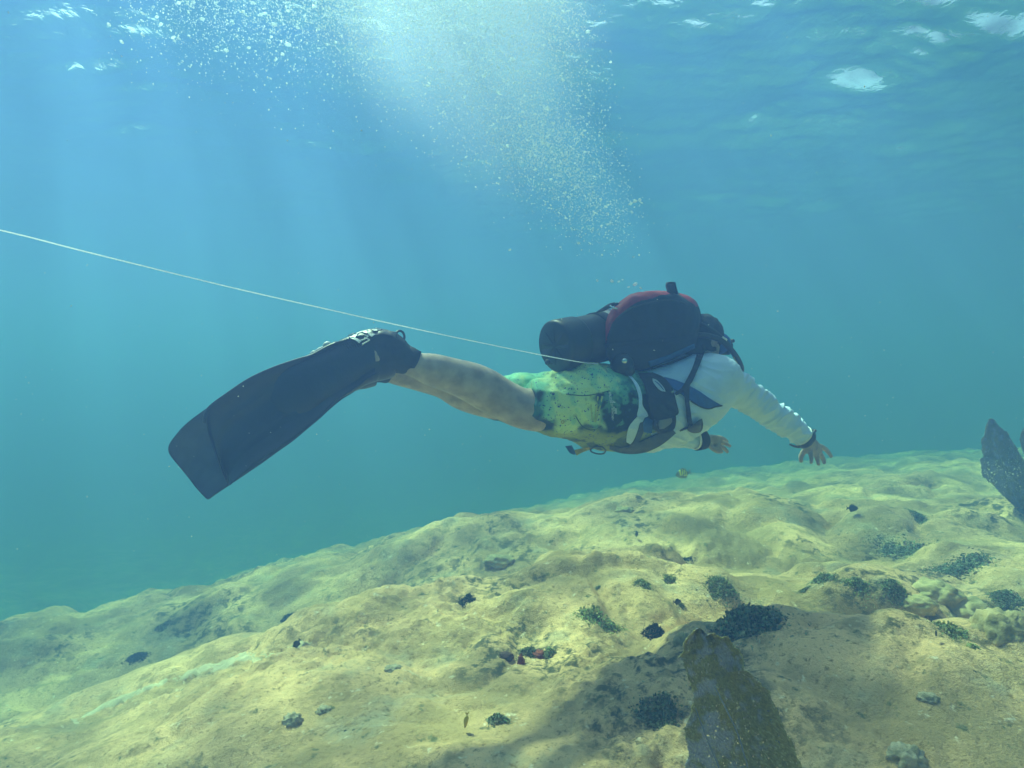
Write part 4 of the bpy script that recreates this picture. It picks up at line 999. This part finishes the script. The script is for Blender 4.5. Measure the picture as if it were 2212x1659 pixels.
# ---- sponges and pale coral lumps
def lump(u, v, w, h, label, m, name, cat, group, amp=.25, freq=3.0, sink=.35, detail=4):
    c = ground_at(u, v + h * .3); k = c.y / F; bm = bmesh.new(); bmesh.ops.create_icosphere(bm, subdivisions=detail, radius=1)
    co = np.array([x.co for x in bm.verts]); off = np.array([u * .13, v * .17, 3.])
    n1 = fbm(co * freq + off, 4, .55); f1 = worley(co[:, 0] * freq + off[0], (co[:, 1] + co[:, 2] * 1.3) * freq + off[1])[0]
    co = co * (1 + amp * n1 + amp * .8 * (.5 - f1))[:, None] * np.array([w * .5 * k, w * .42 * k, h * .6 * k]) + np.array([c.x, c.y, c.z - h * .2 * k])
    for x, q in zip(bm.verts, co): x.co = q
    V = [x.co.copy() for x in bm.verts]; bm.verts.index_update(); Fc = [tuple(x.index for x in f.verts) for f in bm.faces]; bm.free()
    return tag(obj(name, V, Fc, m), label, cat, group)
sp_m = pbr("red_sponge", (.30, .055, .035), .85, var=.5, vscale=60, bump=.004, bscale=160)
lump(1126, 1420, 16, 44, "upright orange red sponge in the dark gap at centre", sp_m, "sponge", "sponge", "red sponges in the gap")
lump(1165, 1408, 40, 22, "slanting orange red sponge right of the upright one", sp_m, "sponge", "sponge", "red sponges in the gap")
lump(1092, 1412, 34, 16, "dull maroon sponge crust left of the upright one", pbr("maroon_sponge", (.12, .05, .045), .9, var=.4, vscale=60, bump=.003), "sponge", "sponge", "red sponges in the gap")
cor_m = pbr("pale_coral", (.58, .43, .21), .9, var=.45, vscale=16, col2=(.28, .23, .11), bump=.006, bscale=110)
cor2_m = pbr("white_coral", (.62, .50, .34), .9, var=.5, vscale=40, col2=(.30, .25, .15), bump=.008, bscale=140)
for a in ((2010, 1262, 120, 44, "long pale coral lump, topmost of the right hand heap", cor_m), (2085, 1300, 110, 66, "broad pale coral lump in the middle of the right hand heap", cor_m),
          (2165, 1330, 120, 90, "largest cream coral lump cut by the right edge", cor_m), (1985, 1295, 70, 34, "small cream lump at the near end of the right hand heap", cor_m),
          (1955, 1618, 84, 60, "whitish knobbly coral crust at the lower right", cor2_m), (2005, 1500, 44, 20, "little white coral crumb on the right foreground mound", cor2_m),
          (632, 1546, 42, 34, "small pale coral knob on the left foreground slope", cor2_m), (700, 1530, 34, 22, "tiny pale coral knob right of the slope knob", cor2_m),
          (1080, 1205, 70, 26, "bleached rock lump on the middle ridge", cor_m), (1475, 1372, 42, 34, "pale grey coral ball beside the big sea fan tip", cor_m),
          (1350, 1098, 40, 14, "far hazy rock lump on the horizon at centre", cor_m), (850, 1440, 40, 18, "small pale lump on the left foreground ridge", cor2_m)):
    lump(*a[:5], a[5], "coral_lump", "coral", "pale coral lumps")

# ---- streak of pale sand lying in the groove of the left slope
def sand_streak(A, B, name, label_m):
    A = [tuple(q) for q in spline(A, 60)]; B = [tuple(q) for q in spline(B, 60)]; n = 90; m = 12; a = resample(A, n); b = resample(B, n); V = []; Fc = []
    ga = [ground_at(*q) for q in a]; gb = [ground_at(*q) for q in b]
    X = np.array([[ga[i].x * (1 - t) + gb[i].x * t for t in np.linspace(0, 1, m)] for i in range(n)]); Yv = np.array([[ga[i].y * (1 - t) + gb[i].y * t for t in np.linspace(0, 1, m)] for i in range(n)])
    Z = height(X, Yv).reshape(n, m); pd = np.pad(Z, ((0, 0), (1, 1)), mode='edge')
    lift = -.006 + .009 * np.sin(np.pi * np.linspace(0, 1, m))[None, :] ** .6 + .009 * fbm(np.stack([X * 9, Yv * 9, X * 0 + 5], -1), 3)
    for i in range(n):
        for j in range(m): V.append((X[i, j], Yv[i, j], Z[i, j] + lift[i, j]))
    for i in range(n - 1):
        for j in range(m - 1): Fc.append((i * m + j, (i + 1) * m + j, (i + 1) * m + j + 1, i * m + j + 1))
    o = obj(name, V, Fc, label_m); o["kind"] = "structure"
sand_streak([(676, 1390), (635, 1387), (570, 1404), (520, 1410), (450, 1432), (380, 1458), (300, 1488), (230, 1516), (150, 1552)],
            [(672, 1394), (640, 1402), (590, 1418), (530, 1436), (450, 1455), (390, 1472), (310, 1500), (240, 1532), (160, 1570)], "sand", pbr("pale_sand", (.66, .53, .34), .95, var=.3, vscale=20, bump=.003, bscale=90))

# ---- fish
def fish(u, v, Y, length_px, yaw, label, base, stripes=None, deep=.55, pitch=0, cat="fish", stripe_m=None):
    k = Y / F; Lf = length_px * k; c = W(u, v, Y); root = empty("fish", c, label, cat)
    M = Matrix.Rotation(R(yaw), 3, 'Z') @ Matrix.Rotation(R(pitch), 3, 'Y')
    prof = [(-.50, .02), (-.46, .07), (-.36, .16), (-.2, .24), (-.02, .27), (.14, .22), (.26, .12), (.33, .06), (.36, .05)]
    sp = spline([(x, r, 0) for x, r in prof], 30)
    V = []; ns = 20
    for x, r, _ in sp:
        for s in range(ns):
            a = 2 * math.pi * s / ns; V.append(c + M @ (Vector((x, r * .36 * math.sin(a), r * deep / .5 * math.cos(a))) * Lf))
    Fc = [(i * ns + s, i * ns + (s + 1) % ns, (i + 1) * ns + (s + 1) % ns, (i + 1) * ns + s) for i in range(len(sp) - 1) for s in range(ns)]
    Fc += [tuple(range(ns))[::-1], tuple((len(sp) - 1) * ns + s for s in range(ns))]
    o = obj("body", V, Fc, base, root)
    if stripe_m:
        o.data.materials.append(stripe_m)
        for p in o.data.polygons:
            x = sum(V[i].dot(M @ Vector((1, 0, 0))) for i in p.vertices) / len(p.vertices) - c.dot(M @ Vector((1, 0, 0)))
            z = sum(V[i].z for i in p.vertices) / len(p.vertices) - c.z
            if int((x / Lf + .22 - z / Lf * .15) / .065) % 2 == 0 and -.26 < x / Lf < .22 and z > -.14 * Lf: p.material_index = 1
    def flat(pts, name):
        pts3 = [Vector(q) for q in pts]; Vt = [c + M @ (Vector((q.x, .006, q.z)) * Lf) for q in pts3] + [c + M @ (Vector((q.x, -.006, q.z)) * Lf) for q in pts3]; n_ = len(pts3)
        Ft = [tuple(range(n_)), tuple(range(n_, 2 * n_))[::-1]] + [(i, i + n_, (i + 1) % n_ + n_, (i + 1) % n_) for i in range(n_)]
        obj(name, Vt, Ft, base, root, smooth=False)
    d = deep / .5
    flat([(.34, 0, .05), (.42, 0, .14), (.52, 0, .22), (.46, 0, .02), (.52, 0, -.2), (.42, 0, -.12), (.34, 0, -.05)], "tail")
    flat([(-.2, 0, .22 * d), (-.08, 0, .33 * d), (.1, 0, .32 * d), (.24, 0, .22 * d), (.24, 0, .1 * d), (.0, 0, .2 * d)], "dorsal_fin")
    flat([(.0, 0, -.24 * d), (.1, 0, -.34 * d), (.22, 0, -.22 * d), (.24, 0, -.1 * d)], "anal_fin")
    for sy in (-1, 1): obj("eye", *ball(c + M @ (Vector((-.36, sy * .055, .05)) * Lf), .028 * Lf, nu=8, nv=6), pbr("fish_eye", (.01, .01, .01), .3), root)
    return root
silver = pbr("silver_scales", (.24, .36, .36), .4, var=.2, vscale=80); yel = pbr("yellow_scales", (.85, .95, .12), .45); drk = pbr("dark_scales", (.018, .022, .03), .5, var=.3, vscale=80)
yf = pbr("orange_yellow_scales", (.72, .50, .04), .45)
fish(1476, 1023, 4.0, 34, 0, "silvery fish with bright yellow bars swimming under the diver's hands", silver, stripe_m=yel, pitch=-12)
g_ = ground_at(1007, 1570); fish(1007, 1556, g_.y - .06, 34, 40, "tiny yellow fish nose down by the small cave", yf, deep=.30, pitch=-78)
g_ = ground_at(641, 1396); fish(641, 1391, g_.y - .03, 24, 30, "small black fish hovering at the top of the sand streak", drk, deep=.5, pitch=-50)
fish(1463, 1300, ground_at(1463, 1308).y - .04, 20, 200, "small black fish above the ridge left of the sea fan", drk)
fish(1841, 1098, ground_at(1841, 1104).y - .05, 24, 170, "hazy dark fish over the right hand mound", drk)
fish(1375, 1153, ground_at(1375, 1160).y - .05, 20, 100, "little dark fish low over the middle slope", drk, pitch=30)
fish(2022, 1368, ground_at(2022, 1376).y - .04, 22, 60, "small dark fish beside the green algae bed at right", drk, pitch=30)

# ================================================================== BUBBLES AND SPECKS
bub_m, bn_, bl_ = mat("air_bubble"); b = bn_["Principled BSDF"]; b.inputs["Base Color"].default_value = (.88, .97, 1, 1); b.inputs["Roughness"].default_value = .12
b.inputs["Specular IOR Level"].default_value = 1.0
tb = bn_.new("ShaderNodeBsdfTranslucent"); tb.inputs["Color"].default_value = (.88, .97, 1, 1)
mx = bn_.new("ShaderNodeMixShader"); mx.inputs["Fac"].default_value = .65; bl_.new(b.outputs[0], mx.inputs[1]); bl_.new(tb.outputs[0], mx.inputs[2]); gs = bn_.new("ShaderNodeBsdfTransparent")
m2 = bn_.new("ShaderNodeMixShader"); m2.inputs["Fac"].default_value = .12; bl_.new(mx.outputs[0], m2.inputs[1]); bl_.new(gs.outputs[0], m2.inputs[2]); bl_.new(m2.outputs[0], bn_["Material Output"].inputs["Surface"])
def cloud(n, r):
    "pixel positions in the bubble cloud"
    out = []
    while len(out) < n:
        k = r.rand()
        if k < .50: t = r.rand() ** 2.2; u = 1000 + 190 * t + r.normal(0, 150 - 50 * t); v = -30 + 400 * t + r.normal(0, 40)
        elif k < .78: u = r.normal(960, 210); v = abs(r.normal(0, 100)) - 20
        elif k < .88: t = r.rand(); u = 330 + 560 * t + r.normal(0, 60); v = abs(r.normal(0, 70 + 30 * t)) - 10
        else: t = r.rand(); u = 1140 + 170 * t + r.normal(0, 60); v = 260 + 230 * t + r.normal(0, 40)
        if 200 < u and -70 < v < 560 and r.rand() > sstep(1180 + .28 * v, 1330 + .28 * v, u): out.append((u, v))
    return out
r = np.random.RandomState(31)
def depth_for(u, v):
    ymax = 4.3 if v > 700 else min(4.3, (SURF - .2) / max(.05, (829.5 - v) / F)); return r.uniform(1.8, max(2.2, min(ymax, 3.1)))
def swarm(name, pts, size, m, flat=.35):
    n = len(pts); V = np.empty((n, 12, 3))
    for i, (u, v, Y) in enumerate(pts):
        M = np.linalg.qr(r.normal(size=(3, 3)))[0]; rad = size(i) * Y / F
        V[i] = (IV * np.array([1 + flat * r.rand(), 1, 1 - flat * .6 * r.rand()]) * rad) @ M.T + np.array(W(u, v, Y))
    Fc = (IF[None] + 12 * np.arange(n)[:, None, None]).reshape(-1, 3)
    o = obj(name, V.reshape(-1, 3), Fc.tolist(), m); o["kind"] = "stuff"; return o
pts = [(u, v, depth_for(u, v)) for u, v in cloud(42000, r)]
swarm("fine_bubbles", pts, lambda i: r.choice([.55, .85, 1.2, 1.65, 2.2], p=[.42, .32, .16, .08, .02]), bub_m)
bm = bmesh.new(); bmesh.ops.create_icosphere(bm, subdivisions=2, radius=1); bme = bpy.data.meshes.new("bubble"); bm.to_mesh(bme); bm.free()
bme.polygons.foreach_set("use_smooth", [True] * len(bme.polygons)); bme.materials.append(bub_m)
def bubble(u, v, Y, rp, label, group):
    o = bpy.data.objects.new("bubble", bme); C.objects.link(o); s_ = rp * Y / F
    o.location = W(u, v, Y); o.scale = (s_ * r.uniform(.9, 1.7), s_, s_ * r.uniform(.6, 1.0)); o.rotation_euler = (r.uniform(-.5, .5), r.uniform(-.6, .9), 0)
    tag(o, label, "bubble", group)
k = 0
for u, v in cloud(260, r):
    if v < -5: v = abs(v)
    bubble(u, v, depth_for(u, v), r.choice([1.7, 2.2, 2.8, 3.6], p=[.4, .3, .2, .1]), "bright air bubble drifting in the white bubble cloud near the surface", "bubbles of the white bubble cloud")
for i in range(34):
    u = 230 + 470 * r.rand() ** 1.2; v = 150 * r.rand() ** 1.3 * (.4 + (u - 230) / 700) + 5 + (35 if u < 300 else 0) * r.rand()
    bubble(u, v, r.uniform(2.0, 2.7), r.uniform(2.4, 4.6), "sparkling stray bubble at the upper left fringe of the cloud", "stray bubbles at the upper left")
for u, v, q in ((1290, 606, 2.5), (1337, 608, 3), (1372, 614, 5), (1358, 620, 2.5), (1322, 607, 3.6), (1384, 622, 2.6), (1345, 604, 1.8)):
    bubble(u, v, 2.95, q, "silvery bubble just above the red and black pack", "bubbles above the pack")
for u, v, q in ((1362, 440, 4), (1372, 435, 3.6), (1382, 432, 4.2), (1386, 438, 2.6), (1345, 455, 2.4), (1365, 458, 3), (1250, 525, 3), (1262, 520, 2), (1256, 540, 2)):
    bubble(u, v, 2.9, q, "clear bubble in the loose group at the lower right of the cloud", "bubbles at the lower right of the cloud")
# milky volumes added for the sunlight glow, thick at the heart of the cloud
def mist(c, rx, ry, rz, d0):
    m, n, l = mat("glow_mist"); n.remove(n["Principled BSDF"])
    pv = n.new("ShaderNodeVolumePrincipled"); pv.inputs["Color"].default_value = (.82, .83, 1, 1); pv.inputs["Anisotropy"].default_value = .5
    tc = n.new("ShaderNodeTexCoord"); ln_ = n.new("ShaderNodeVectorMath"); ln_.operation = 'LENGTH'; l.new(tc.outputs["Object"], ln_.inputs[0])
    mr = n.new("ShaderNodeMapRange"); mr.interpolation_type = 'SMOOTHERSTEP'; mr.inputs["From Min"].default_value = 1.0; mr.inputs["From Max"].default_value = .0
    mr.inputs["To Min"].default_value = 0; mr.inputs["To Max"].default_value = d0
    l.new(ln_.outputs["Value"], mr.inputs["Value"]); l.new(mr.outputs["Result"], pv.inputs["Density"]); l.new(pv.outputs[0], n["Material Output"].inputs["Volume"])
    V, Fc = ball((0, 0, 0), 1, nu=32, nv=20); o = obj("glow_mist", V, Fc, m); o.location = c; o.scale = (rx, ry, rz); o["kind"] = "stuff"
mist(W(1000, -10, 3.5), 1.0, .75, 1.1, 1.1)
mist(W(1100, 290, 3.2), .55, .45, .55, .55)
# drifting specks in the water
spk_m = pbr("drifting_matter", (.62, .64, .55), .8)
pts = []
while len(pts) < 1300:
    Y = r.uniform(.7, 4.2); u = r.uniform(-500, 2700); v = r.uniform(-50, 1500)
    w_ = W(u, v, Y)
    if w_.z < SURF - .25 and w_.z > float(KZ[3][7]) + .15 * abs(w_.x): pts.append((u, v, Y))
swarm("drifting_specks", pts, lambda i: r.choice([.45, .7, 1.0, 1.5], p=[.45, .35, .15, .05]), spk_m, .9)
